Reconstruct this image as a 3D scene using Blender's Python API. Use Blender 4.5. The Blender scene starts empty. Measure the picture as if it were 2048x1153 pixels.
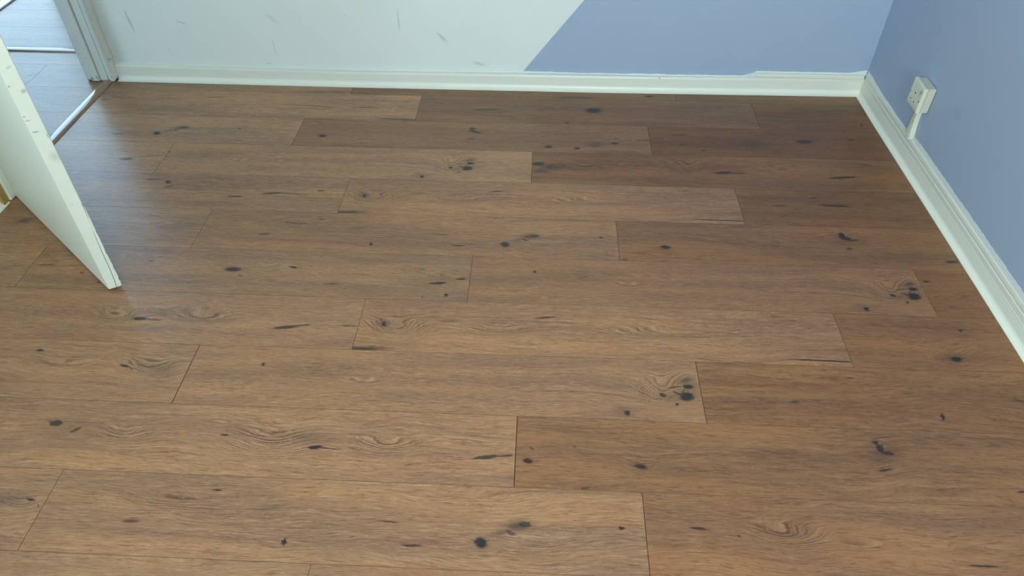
import bpy, bmesh, math, random
from mathutils import Matrix, Vector

random.seed(7)
SC = bpy.context.scene
COL = SC.collection

# ------------------------------------------------------------------ camera
CAM_H = 1.41810
def make_camera():
    pitch, yaw, roll = math.radians(42.7597), math.radians(2.4659), math.radians(0.1344)
    f = Vector((0, math.cos(pitch), -math.sin(pitch)))
    u = Vector((0, math.sin(pitch), math.cos(pitch)))
    r = Vector((1, 0, 0))
    r2 = math.cos(roll) * r + math.sin(roll) * u
    u2 = -math.sin(roll) * r + math.cos(roll) * u
    z = Matrix.Rotation(yaw, 3, 'Z')
    r2, u2, f = z @ r2, z @ u2, z @ f
    m = Matrix((r2, u2, -f)).transposed().to_4x4()
    m.translation = (0, 0, CAM_H)
    cd = bpy.data.cameras.new('camera')
    cd.sensor_width = 36
    cd.lens = 1473.77 / 2048 * 36
    cd.clip_start = 0.02
    o = bpy.data.objects.new('camera', cd)
    o.matrix_world = m
    COL.objects.link(o)
    SC.camera = o
make_camera()

# ------------------------------------------------------------------ world, light, exposure
SKY_STRENGTH = 5.9
DAY_FRONT, DAY_LEFT = 67.0, 26.0
DAY_COLOR = (1.0, 0.955, 0.90)
w = bpy.data.worlds.new('sky')
SC.world = w
w.use_nodes = True
nt = w.node_tree
nt.nodes.clear()
tc = nt.nodes.new('ShaderNodeTexCoord')
sp = nt.nodes.new('ShaderNodeSeparateXYZ')
mr = nt.nodes.new('ShaderNodeMapRange')
mr.inputs['From Min'].default_value = -0.25
mr.inputs['From Max'].default_value = 0.6
rp = nt.nodes.new('ShaderNodeValToRGB')
cr = rp.color_ramp
cr.elements[0].position = 0.22
cr.elements[0].color = (0.25, 0.33, 0.36, 1)       # ground
cr.elements[1].position = 1.0
cr.elements[1].color = (0.47, 0.74, 1.05, 1)        # overcast blue above
e = cr.elements.new(0.34)
e.color = (0.55, 0.82, 1.09, 1)                     # pale horizon
bg = nt.nodes.new('ShaderNodeBackground')
bg.inputs['Strength'].default_value = SKY_STRENGTH
wo = nt.nodes.new('ShaderNodeOutputWorld')
nt.links.new(tc.outputs['Generated'], sp.inputs[0])
nt.links.new(sp.outputs['Z'], mr.inputs['Value'])
nt.links.new(mr.outputs[0], rp.inputs[0])
nt.links.new(rp.outputs[0], bg.inputs['Color'])
nt.links.new(bg.outputs[0], wo.inputs[0])

FRONT_Y = -1.45
WIN = (-1.10, 0.50, 0.80, 2.15)        # window in the left wall, nearer than the frame shows: y0 y1 z0 z1
WINF = (-0.15, 1.20, 0.80, 2.15)       # window in the wall behind the viewer: x0 x1 z0 z1
WINH = (0.95, 1.80, 0.75, 2.15)         # unseen hall window, added to light door frame and back wall: y0 y1 z0 z1
GLZ = (3.06, 4.70, 0.02, 2.12)         # glazed door of the far room: y0 y1 z0 z1
GLZ_X = -2.61

def window_light(name, loc, rz, sx, sy, energy=None, color=None):
    """area lamp in a window opening; without energy it only guides the sky's light"""
    ld = bpy.data.lights.new(name, 'AREA')
    ld.shape = 'RECTANGLE'
    ld.size, ld.size_y = sx, sy
    if energy is None:
        ld.cycles.is_portal = True
    else:
        ld.energy, ld.color = energy, color
    o = bpy.data.objects.new(name, ld)
    o.location = loc
    o.rotation_euler = (math.radians(90), 0, rz)
    COL.objects.link(o)
Q = math.radians(-90)
for nm, en in (('sky', None), ('daylight', 1)):
    k = 0.0 if en is None else 0.03
    window_light('left_window_' + nm, (-1.87 + k, (WIN[0]+WIN[1])/2, (WIN[2]+WIN[3])/2), Q, WIN[1]-WIN[0]-k, WIN[3]-WIN[2]-k, en and DAY_LEFT, DAY_COLOR)
    window_light('front_window_' + nm, ((WINF[0]+WINF[1])/2, FRONT_Y - 0.16 + k, (WINF[2]+WINF[3])/2), 0, WINF[1]-WINF[0]-k, WINF[3]-WINF[2]-k, en and DAY_FRONT, DAY_COLOR)
window_light('added_hall_window_sky', (-3.31, (WINH[0]+WINH[1])/2, (WINH[2]+WINH[3])/2), Q, WINH[1]-WINH[0], WINH[3]-WINH[2])
window_light('far_door_sky', (GLZ_X-0.08, (GLZ[0]+GLZ[1])/2, (GLZ[2]+GLZ[3])/2), Q, GLZ[1]-GLZ[0], GLZ[3]-GLZ[2])

vs = SC.view_settings
vs.view_transform = 'Standard'
vs.look = 'None'
vs.gamma = 1
vs.use_curve_mapping = False
vs.exposure = 0.0

# ------------------------------------------------------------------ helpers
def link(name, me, mat=None, parent=None, loc=None):
    o = bpy.data.objects.new(name, me)
    COL.objects.link(o)
    if mat is not None:
        o.data.materials.append(mat)
    if parent is not None:
        o.parent = parent
    if loc is not None:
        o.location = loc
    return o

def bm_obj(name, bm, mat, parent=None, loc=None, smooth=False):
    bmesh.ops.recalc_face_normals(bm, faces=bm.faces[:])
    me = bpy.data.meshes.new(name)
    bm.to_mesh(me)
    bm.free()
    if smooth:
        me.polygons.foreach_set('use_smooth', [True] * len(me.polygons))
    return link(name, me, mat, parent, loc)

def tag(o, label, cat, kind=None, group=None):
    o['label'] = label
    o['category'] = cat
    if kind: o['kind'] = kind
    if group: o['group'] = group
    return o

def empty(name, loc=(0, 0, 0)):
    o = bpy.data.objects.new(name, None)
    o.empty_display_size = 0.1
    o.location = loc
    COL.objects.link(o)
    return o

def add_box(bm, x0, x1, y0, y1, z0, z1):
    vs_ = [bm.verts.new(p) for p in ((x0,y0,z0),(x1,y0,z0),(x1,y1,z0),(x0,y1,z0),(x0,y0,z1),(x1,y0,z1),(x1,y1,z1),(x0,y1,z1))]
    for f in ((0,3,2,1),(4,5,6,7),(0,1,5,4),(1,2,6,5),(2,3,7,6),(3,0,4,7)):
        bm.faces.new([vs_[i] for i in f])
    return vs_

def box_obj(name, x0, x1, y0, y1, z0, z1, mat, parent=None, bevel=0.0, seg=2):
    bm = bmesh.new()
    add_box(bm, x0, x1, y0, y1, z0, z1)
    if bevel:
        bmesh.ops.bevel(bm, geom=bm.edges[:], offset=bevel, segments=seg, affect='EDGES', clamp_overlap=True)
    o = bm_obj(name, bm, mat, parent, smooth=False)
    if bevel:
        shade(o)
    return o

def shade(o, angle=40):
    me = o.data
    me.polygons.foreach_set('use_smooth', [True] * len(me.polygons))
    bm = bmesh.new(); bm.from_mesh(me)
    for ed in bm.edges:
        if len(ed.link_faces) == 2 and ed.calc_face_angle(0) > math.radians(angle):
            ed.smooth = False
    bm.to_mesh(me); bm.free()

def loft(name, rings, mat, parent=None, closed=True, smooth=40):
    """rings: list of equally long closed vertex loops; sides plus end caps as one mesh"""
    bm = bmesh.new()
    rv = [[bm.verts.new(p) for p in r] for r in rings]
    n = len(rings[0])
    for a, b in zip(rv[:-1], rv[1:]):
        for i in range(n):
            j = (i + 1) % n
            bm.faces.new((a[i], a[j], b[j], b[i]))
    if closed:
        bm.faces.new(rv[0]); bm.faces.new(rv[-1][::-1])
    o = bm_obj(name, bm, mat, parent)
    if smooth: shade(o, smooth)
    return o

def lerp_table(t, x):
    if x <= t[0][0]: return t[0][1]
    for (a, va), (b, vb) in zip(t[:-1], t[1:]):
        if x <= b:
            return va + (vb - va) * (x - a) / (b - a)
    return t[-1][1]

# ------------------------------------------------------------------ materials
class NG:
    """small helper round a node tree"""
    def __init__(self, tree):
        self.t = tree
    def n(self, kind, **kw):
        nd = self.t.nodes.new('ShaderNode' + kind)
        ins = kw.pop('ins', {})
        for k, v in kw.items():
            setattr(nd, k, v)
        for k, v in ins.items():
            self.set(nd.inputs[k], v)
        return nd
    def set(self, sock, v):
        if isinstance(v, bpy.types.NodeSocket):
            self.t.links.new(v, sock)
        else:
            sock.default_value = v
    def math(self, op, a, b=None, c=None, clamp=False):
        nd = self.t.nodes.new('ShaderNodeMath')
        nd.operation = op
        nd.use_clamp = clamp
        self.set(nd.inputs[0], a)
        if b is not None: self.set(nd.inputs[1], b)
        if c is not None: self.set(nd.inputs[2], c)
        return nd.outputs[0]
    def ramp(self, v, a, b, c=0.0, d=1.0, smooth=True):
        nd = self.t.nodes.new('ShaderNodeMapRange')
        nd.interpolation_type = 'SMOOTHSTEP' if smooth else 'LINEAR'
        self.set(nd.inputs['Value'], v)
        nd.inputs['From Min'].default_value = a
        nd.inputs['From Max'].default_value = b
        nd.inputs['To Min'].default_value = c
        nd.inputs['To Max'].default_value = d
        return nd.outputs[0]
    def mix(self, f, a, b, blend='MIX'):
        nd = self.t.nodes.new('ShaderNodeMix')
        nd.data_type = 'RGBA'
        nd.blend_type = blend
        self.set(nd.inputs[0], f)
        self.set(nd.inputs[6], a)
        self.set(nd.inputs[7], b)
        return nd.outputs[2]
    def noise(self, vec, scale, detail=2.0, rough=0.5, lac=2.0, dist=0.0):
        nd = self.n('TexNoise')
        nd.noise_dimensions = '3D'
        self.set(nd.inputs['Vector'], vec)
        nd.inputs['Scale'].default_value = scale
        nd.inputs['Detail'].default_value = detail
        nd.inputs['Roughness'].default_value = rough
        nd.inputs['Lacunarity'].default_value = lac
        nd.inputs['Distortion'].default_value = dist
        return nd.outputs['Fac']
    def comb(self, x, y, z):
        nd = self.n('CombineXYZ')
        for i, v in enumerate((x, y, z)):
            self.set(nd.inputs[i], v)
        return nd.outputs[0]

def new_mat(name):
    m = bpy.data.materials.new(name)
    m.use_nodes = True
    m.node_tree.nodes.clear()
    g = NG(m.node_tree)
    b = g.n('BsdfPrincipled')
    o = g.n('OutputMaterial')
    m.node_tree.links.new(b.outputs[0], o.inputs[0])
    return m, g, b

# --- node group: one dark mark, smudge or growth eye in a painted or printed surface
def mark_group():
    t = bpy.data.node_groups.new('surface_mark', 'ShaderNodeTree')
    I, O = t.interface.new_socket, 'OUTPUT'
    for nm, ty in (('Vector','NodeSocketVector'),('Location','NodeSocketVector'),('Rotation','NodeSocketVector'),('Size','NodeSocketVector'),
                   ('Core','NodeSocketFloat'),('Halo','NodeSocketFloat'),('Rise','NodeSocketFloat'),
                   ('Dark','NodeSocketFloat'),('Haze','NodeSocketFloat'),('Lift','NodeSocketFloat')):
        I(name=nm, in_out='INPUT', socket_type=ty)
    for nm in ('Dark','Haze','Lift'):
        I(name=nm, in_out='OUTPUT', socket_type='NodeSocketFloat')
    g = NG(t)
    gi = t.nodes.new('NodeGroupInput'); go = t.nodes.new('NodeGroupOutput')
    mp = g.n('Mapping', vector_type='TEXTURE')
    for a, b in (('Vector','Vector'),('Location','Location'),('Rotation','Rotation'),('Size','Scale')):
        t.links.new(gi.outputs[a], mp.inputs[b])
    ln = g.n('VectorMath', operation='LENGTH')
    t.links.new(mp.outputs[0], ln.inputs[0])
    r = ln.outputs['Value']
    core = g.math('MULTIPLY', g.ramp(r, 0.62, 1.16, 1, 0), gi.outputs['Core'])
    t.links.new(g.math('MAXIMUM', core, gi.outputs['Dark']), go.inputs['Dark'])
    halo = g.math('MULTIPLY', g.ramp(r, 0.1, 1.9, 1, 0), gi.outputs['Halo'])
    t.links.new(g.math('MAXIMUM', halo, gi.outputs['Haze']), go.inputs['Haze'])
    bell = g.math('EXPONENT', g.math('MULTIPLY', g.math('MULTIPLY', r, r), -0.9))
    t.links.new(g.math('ADD', g.math('MULTIPLY', bell, gi.outputs['Rise']), gi.outputs['Lift']), go.inputs['Lift'])
    return t
MARK = mark_group()

def add_marks(g, vec, marks):
    """marks: (u, v, half length, half width, turn, strength, kind); returns dark, haze, lift sockets"""
    d = h = l = None
    for (u, v, a, b, rot, st, kind) in marks:
        nd = g.t.nodes.new('ShaderNodeGroup'); nd.node_tree = MARK
        g.set(nd.inputs['Vector'], vec)
        nd.inputs['Rotation'].default_value = (0, 0, rot)
        nd.inputs['Location'].default_value = (u, v, 0)
        core = halo = rise = 0.0
        sx, sy = a, b
        if kind == 'k':
            core, halo, rise = st, 0.70 * st, 1.0 * b
            sx, sy = a * 1.12, b * 1.15
        elif kind == 's':
            core, halo, rise = 0.88 * st, 0.35 * st, 0.0
            sx, sy = a * 1.1, b * 1.25
        elif kind == 'h':
            halo = (1.2 if a < 0.06 else 0.7) * st
            sx, sy = a * 0.85, b * 0.85
        elif kind == 'e':
            rise = 1.05 * b * st
            sx, sy = a * 1.1, b * 1.1
        nd.inputs['Size'].default_value = (sx, sy, 1)
        nd.inputs['Core'].default_value = core
        nd.inputs['Halo'].default_value = halo
        nd.inputs['Rise'].default_value = rise
        for nm, s in (('Dark', d), ('Haze', h), ('Lift', l)):
            if s is not None: g.set(nd.inputs[nm], s)
            else: nd.inputs[nm].default_value = 0.0
        d, h, l = nd.outputs['Dark'], nd.outputs['Haze'], nd.outputs['Lift']
    return d, h, l

# --- node group: brushed oak print; u along the plank, v across, in metres
def oak_group():
    t = bpy.data.node_groups.new('oak_print', 'ShaderNodeTree')
    I = t.interface.new_socket
    for nm, ty in (('Vector','NodeSocketVector'),('Seed','NodeSocketFloat'),('Lift','NodeSocketFloat'),('Dark','NodeSocketFloat'),('Haze','NodeSocketFloat'),('Tint','NodeSocketColor')):
        I(name=nm, in_out='INPUT', socket_type=ty)
    I(name='Color', in_out='OUTPUT', socket_type='NodeSocketColor')
    I(name='Height', in_out='OUTPUT', socket_type='NodeSocketFloat')
    g = NG(t)
    gi = t.nodes.new('NodeGroupInput'); go = t.nodes.new('NodeGroupOutput')
    s = g.n('SeparateXYZ'); t.links.new(gi.outputs['Vector'], s.inputs[0])
    u, v = s.outputs[0], s.outputs[1]
    seed = gi.outputs['Seed']
    # height field whose contour lines are the grain
    wob = g.noise(g.comb(g.math('MULTIPLY', u, 2.2), g.math('MULTIPLY', v, 9.0), seed), 1.0, 2.0, 0.5)
    h = g.math('ADD', g.math('ADD', v, gi.outputs['Lift']), g.math('MULTIPLY', g.math('SUBTRACT', wob, 0.5), 0.075))
    wig = g.noise(g.comb(g.math('MULTIPLY', u, 26.0), g.math('MULTIPLY', v, 60.0), seed), 1.0, 2.0, 0.6)
    h2 = g.math('ADD', h, g.math('MULTIPLY', g.math('SUBTRACT', wig, 0.5), 0.0035))
    # broad colour bands
    band = g.noise(g.comb(g.math('MULTIPLY', u, 1.7), g.math('MULTIPLY', h, 16.0), seed), 1.0, 3.0, 0.55)
    red = g.noise(g.comb(g.math('MULTIPLY', u, 2.6), g.math('MULTIPLY', h, 30.0), g.math('ADD', seed, 7.7)), 1.0, 2.0, 0.5)
    gold = (0.400, 0.203, 0.097, 1)
    grey = (0.250, 0.134, 0.082, 1)
    rust = (0.295, 0.126, 0.072, 1)
    c = g.mix(g.ramp(band, 0.32, 0.70, 0, 0.9), gold, grey)
    c = g.mix(g.ramp(red, 0.50, 0.78, 0, 0.55), c, rust)
    # grain lines, long and thin
    ln = g.noise(g.comb(g.math('MULTIPLY', u, 2.4), g.math('MULTIPLY', h2, 105.0), seed), 1.0, 3.0, 0.62)
    c = g.mix(g.ramp(ln, 0.57, 0.72, 0, 0.42), c, (0.095, 0.054, 0.034, 1))
    c = g.mix(g.ramp(ln, 0.46, 0.30, 0, 0.30), c, (0.47, 0.30, 0.16, 1))
    # crowded growth rings round knots and eyes
    ring = g.math('SINE', g.math('ADD', g.math('MULTIPLY', h2, 900.0), g.math('MULTIPLY', ln, 9.0)))
    near = g.ramp(g.math('ABSOLUTE', gi.outputs['Lift']), 0.002, 0.016, 0, 1)
    brk = g.ramp(band, 0.30, 0.60, 0.35, 1.0)
    c = g.mix(g.math('MULTIPLY', g.math('MULTIPLY', g.ramp(ring, 0.35, 1.0, 0, 0.68), near), brk), c, (0.085, 0.048, 0.030, 1))
    c = g.mix(g.math('MULTIPLY', g.ramp(ring, -0.5, -1.0, 0, 0.22), near), c, (0.50, 0.32, 0.17, 1))
    # short brushed pores
    po = g.noise(g.comb(g.math('MULTIPLY', u, 26.0), g.math('MULTIPLY', h2, 480.0), seed), 1.0, 2.0, 0.6)
    c = g.mix(g.ramp(po, 0.54, 0.68, 0, 0.50), c, (0.080, 0.046, 0.030, 1))
    c = g.mix(g.ramp(po, 0.46, 0.30, 0, 0.42), c, (0.56, 0.36, 0.20, 1))
    p2 = g.noise(g.comb(g.math('MULTIPLY', u, 70.0), g.math('MULTIPLY', h2, 260.0), g.math('ADD', seed, 3.3)), 1.0, 1.0, 0.5)
    c = g.mix(g.ramp(p2, 0.58, 0.76, 0, 0.30), c, (0.085, 0.050, 0.034, 1))
    c = g.mix(g.ramp(p2, 0.40, 0.24, 0, 0.22), c, (0.56, 0.36, 0.20, 1))
    # grey smoke round the knots, then the black cracks and hearts
    hz = g.math('MULTIPLY', gi.outputs['Haze'], g.ramp(wig, 0.25, 0.75, 0.75, 1.1))
    c = g.mix(g.math('MULTIPLY', hz, 0.95, clamp=True), c, g.mix(0.14, (0.050, 0.040, 0.035, 1), c))
    c = g.mix(1.0, c, gi.outputs['Tint'], 'MULTIPLY')
    dk = g.math('MULTIPLY', gi.outputs['Dark'], g.ramp(po, 0.25, 0.7, 1.0, 0.88))
    c = g.mix(g.math('MINIMUM', dk, 0.96), c, (0.022, 0.020, 0.021, 1))
    t.links.new(c, go.inputs['Color'])
    hh = g.math('SUBTRACT', g.math('SUBTRACT', g.math('MULTIPLY', ln, -0.6), g.math('MULTIPLY', po, 0.8)), g.math('MULTIPLY', gi.outputs['Dark'], 0.5))
    t.links.new(hh, go.inputs['Height'])
    return t
OAK = oak_group()

def oak_material(name, seed, marks):
    m, g, b = new_mat(name)
    tcn = g.n('TexCoord')
    P = tcn.outputs['Object']
    s = g.n('SeparateXYZ', ins={0: P})
    u, v = s.outputs[0], s.outputs[1]
    # ragged edges for the marks
    n1 = g.noise(g.comb(g.math('MULTIPLY', u, 70.0), g.math('MULTIPLY', v, 230.0), seed), 1.0, 3.0, 0.65)
    n2 = g.noise(g.comb(g.math('MULTIPLY', u, 45.0), g.math('MULTIPLY', v, 140.0), seed + 31.0), 1.0, 3.0, 0.65)
    du = g.math('ADD', u, g.math('MULTIPLY', g.math('SUBTRACT', n1, 0.5), 0.020))
    dv = g.math('ADD', v, g.math('MULTIPLY', g.math('SUBTRACT', n2, 0.5), 0.0065))
    vec = g.comb(du, dv, 0.0)
    d, h, l = add_marks(g, vec, marks)
    k = g.t.nodes.new('ShaderNodeGroup'); k.node_tree = OAK
    g.set(k.inputs['Vector'], P)
    k.inputs['Seed'].default_value = seed
    for nm, sk in (('Dark', d), ('Haze', h), ('Lift', l)):
        if sk is not None: g.set(k.inputs[nm], sk)
        else: k.inputs[nm].default_value = 0.0
    oi = g.n('ObjectInfo')
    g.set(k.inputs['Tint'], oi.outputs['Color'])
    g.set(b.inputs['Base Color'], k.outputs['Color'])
    b.inputs['Roughness'].default_value = OAK_ROUGH
    b.inputs['IOR'].default_value = 1.47
    bp = g.n('Bump', ins={'Strength': 0.35, 'Distance': 0.0006, 'Height': k.outputs['Height']})
    g.set(b.inputs['Normal'], bp.outputs[0])
    return m
OAK_ROUGH = 0.30

def paint_material(name, col, rough=0.5, marks=(), axes='XZ', dirt=0.0, dirtcol=(0.30, 0.26, 0.18, 1), markcol=(0.10, 0.12, 0.11, 1), bump=0.15, split=None):
    """smooth wall or gloss paint with faint roller mottle, scuffs and an optional straight two-colour edge"""
    m, g, b = new_mat(name)
    tcn = g.n('TexCoord')
    P = tcn.outputs['Object']
    s = g.n('SeparateXYZ', ins={0: P})
    ax = {'X': s.outputs[0], 'Y': s.outputs[1], 'Z': s.outputs[2]}
    a, bb = ax[axes[0]], ax[axes[1]]
    c = col if isinstance(col, tuple) else None
    base = c
    if split:
        x0, z0, slope, other = split
        edge = g.math('SUBTRACT', g.math('SUBTRACT', a, x0), g.math('MULTIPLY', g.math('SUBTRACT', bb, z0), slope))
        base = g.mix(g.ramp(edge, -0.0006, 0.0006, 0, 1), c, other)
    mot = g.noise(P, 5.0, 3.0, 0.6)
    base = g.mix(g.ramp(mot, 0.3, 0.7, 0, 0.10), base, (c[0]*0.86, c[1]*0.88, c[2]*0.86, 1) if not split else g.mix(1.0, base, (0.86, 0.88, 0.88, 1), 'MULTIPLY'))
    if dirt:
        dn = g.noise(P, 38.0, 4.0, 0.65)
        base = g.mix(g.ramp(dn, 0.60, 0.80, 0, dirt), base, dirtcol)
    if marks:
        n1 = g.noise(P, 60.0, 2.0, 0.6)
        vec = g.comb(g.math('ADD', a, g.math('MULTIPLY', g.math('SUBTRACT', n1, 0.5), 0.004)), bb, 0.0)
        d, h, l = add_marks(g, vec, marks)
        base = g.mix(h, base, dirtcol)
        base = g.mix(d, base, markcol)
    g.set(b.inputs['Base Color'], base)
    b.inputs['Roughness'].default_value = rough
    b.inputs['IOR'].default_value = 1.45
    fine = g.noise(P, 420.0, 2.0, 0.5)
    big = g.noise(P, 26.0, 2.0, 0.5)
    hgt = g.math('ADD', g.math('MULTIPLY', fine, 0.25), big)
    bp = g.n('Bump', ins={'Strength': bump, 'Distance': 0.002, 'Height': hgt})
    g.set(b.inputs['Normal'], bp.outputs[0])
    return m

def plain(name, col, rough=0.5, metallic=0.0, grain=0.08):
    m, g, b = new_mat(name)
    tcn = g.n('TexCoord')
    n = g.noise(tcn.outputs['Object'], 90.0, 3.0, 0.6)
    c = g.mix(g.ramp(n, 0.3, 0.7, 0, 1), col, tuple(x * (1 - grain) for x in col[:3]) + (1,))
    g.set(b.inputs['Base Color'], c)
    b.inputs['Roughness'].default_value = rough
    b.inputs['Metallic'].default_value = metallic
    if name == 'plank_edge': b.inputs['Specular IOR Level'].default_value = 0.0
    return m

def strip_wood(name, col, rough):
    m, g, b = new_mat(name)
    tcn = g.n('TexCoord')
    s = g.n('SeparateXYZ', ins={0: tcn.outputs['Object']})
    n = g.noise(g.comb(g.math('MULTIPLY', s.outputs[0], 300.0), g.math('MULTIPLY', s.outputs[1], 12.0), s.outputs[2]), 1.0, 3.0, 0.6)
    c = g.mix(g.ramp(n, 0.35, 0.7, 0, 0.6), col, tuple(x * 0.6 for x in col[:3]) + (1,))
    g.set(b.inputs['Base Color'], c)
    b.inputs['Roughness'].default_value = rough
    b.inputs['IOR'].default_value = 2.0
    return m

def glass_material():
    m, g, b = new_mat('window_glass')
    t = g.t
    t.nodes.remove(b)
    out = [n for n in t.nodes if n.type == 'OUTPUT_MATERIAL'][0]
    tr = g.n('BsdfTransparent', ins={'Color': (0.95, 0.98, 0.97, 1)})
    gl = g.n('BsdfGlossy', ins={'Roughness': 0.02})
    ge = g.n('NewGeometry')
    dt = g.n('VectorMath', operation='DOT_PRODUCT')
    t.links.new(ge.outputs['Normal'], dt.inputs[0])
    t.links.new(ge.outputs['Incoming'], dt.inputs[1])
    inv = g.math('SUBTRACT', 1.0, g.math('ABSOLUTE', dt.outputs['Value']))
    fr = g.math('ADD', 0.03, g.math('MULTIPLY', g.math('POWER', inv, 5.0), 0.97))
    mx = g.n('MixShader')
    t.links.new(fr, mx.inputs[0])
    t.links.new(tr.outputs[0], mx.inputs[1])
    t.links.new(gl.outputs[0], mx.inputs[2])
    t.links.new(mx.outputs[0], out.inputs[0])
    return m

WHITE = (0.785, 0.85, 0.81, 1)
GLOSSW = (0.76, 0.785, 0.68, 1)
BLUE = (0.37, 0.46, 0.605, 1)

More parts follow.
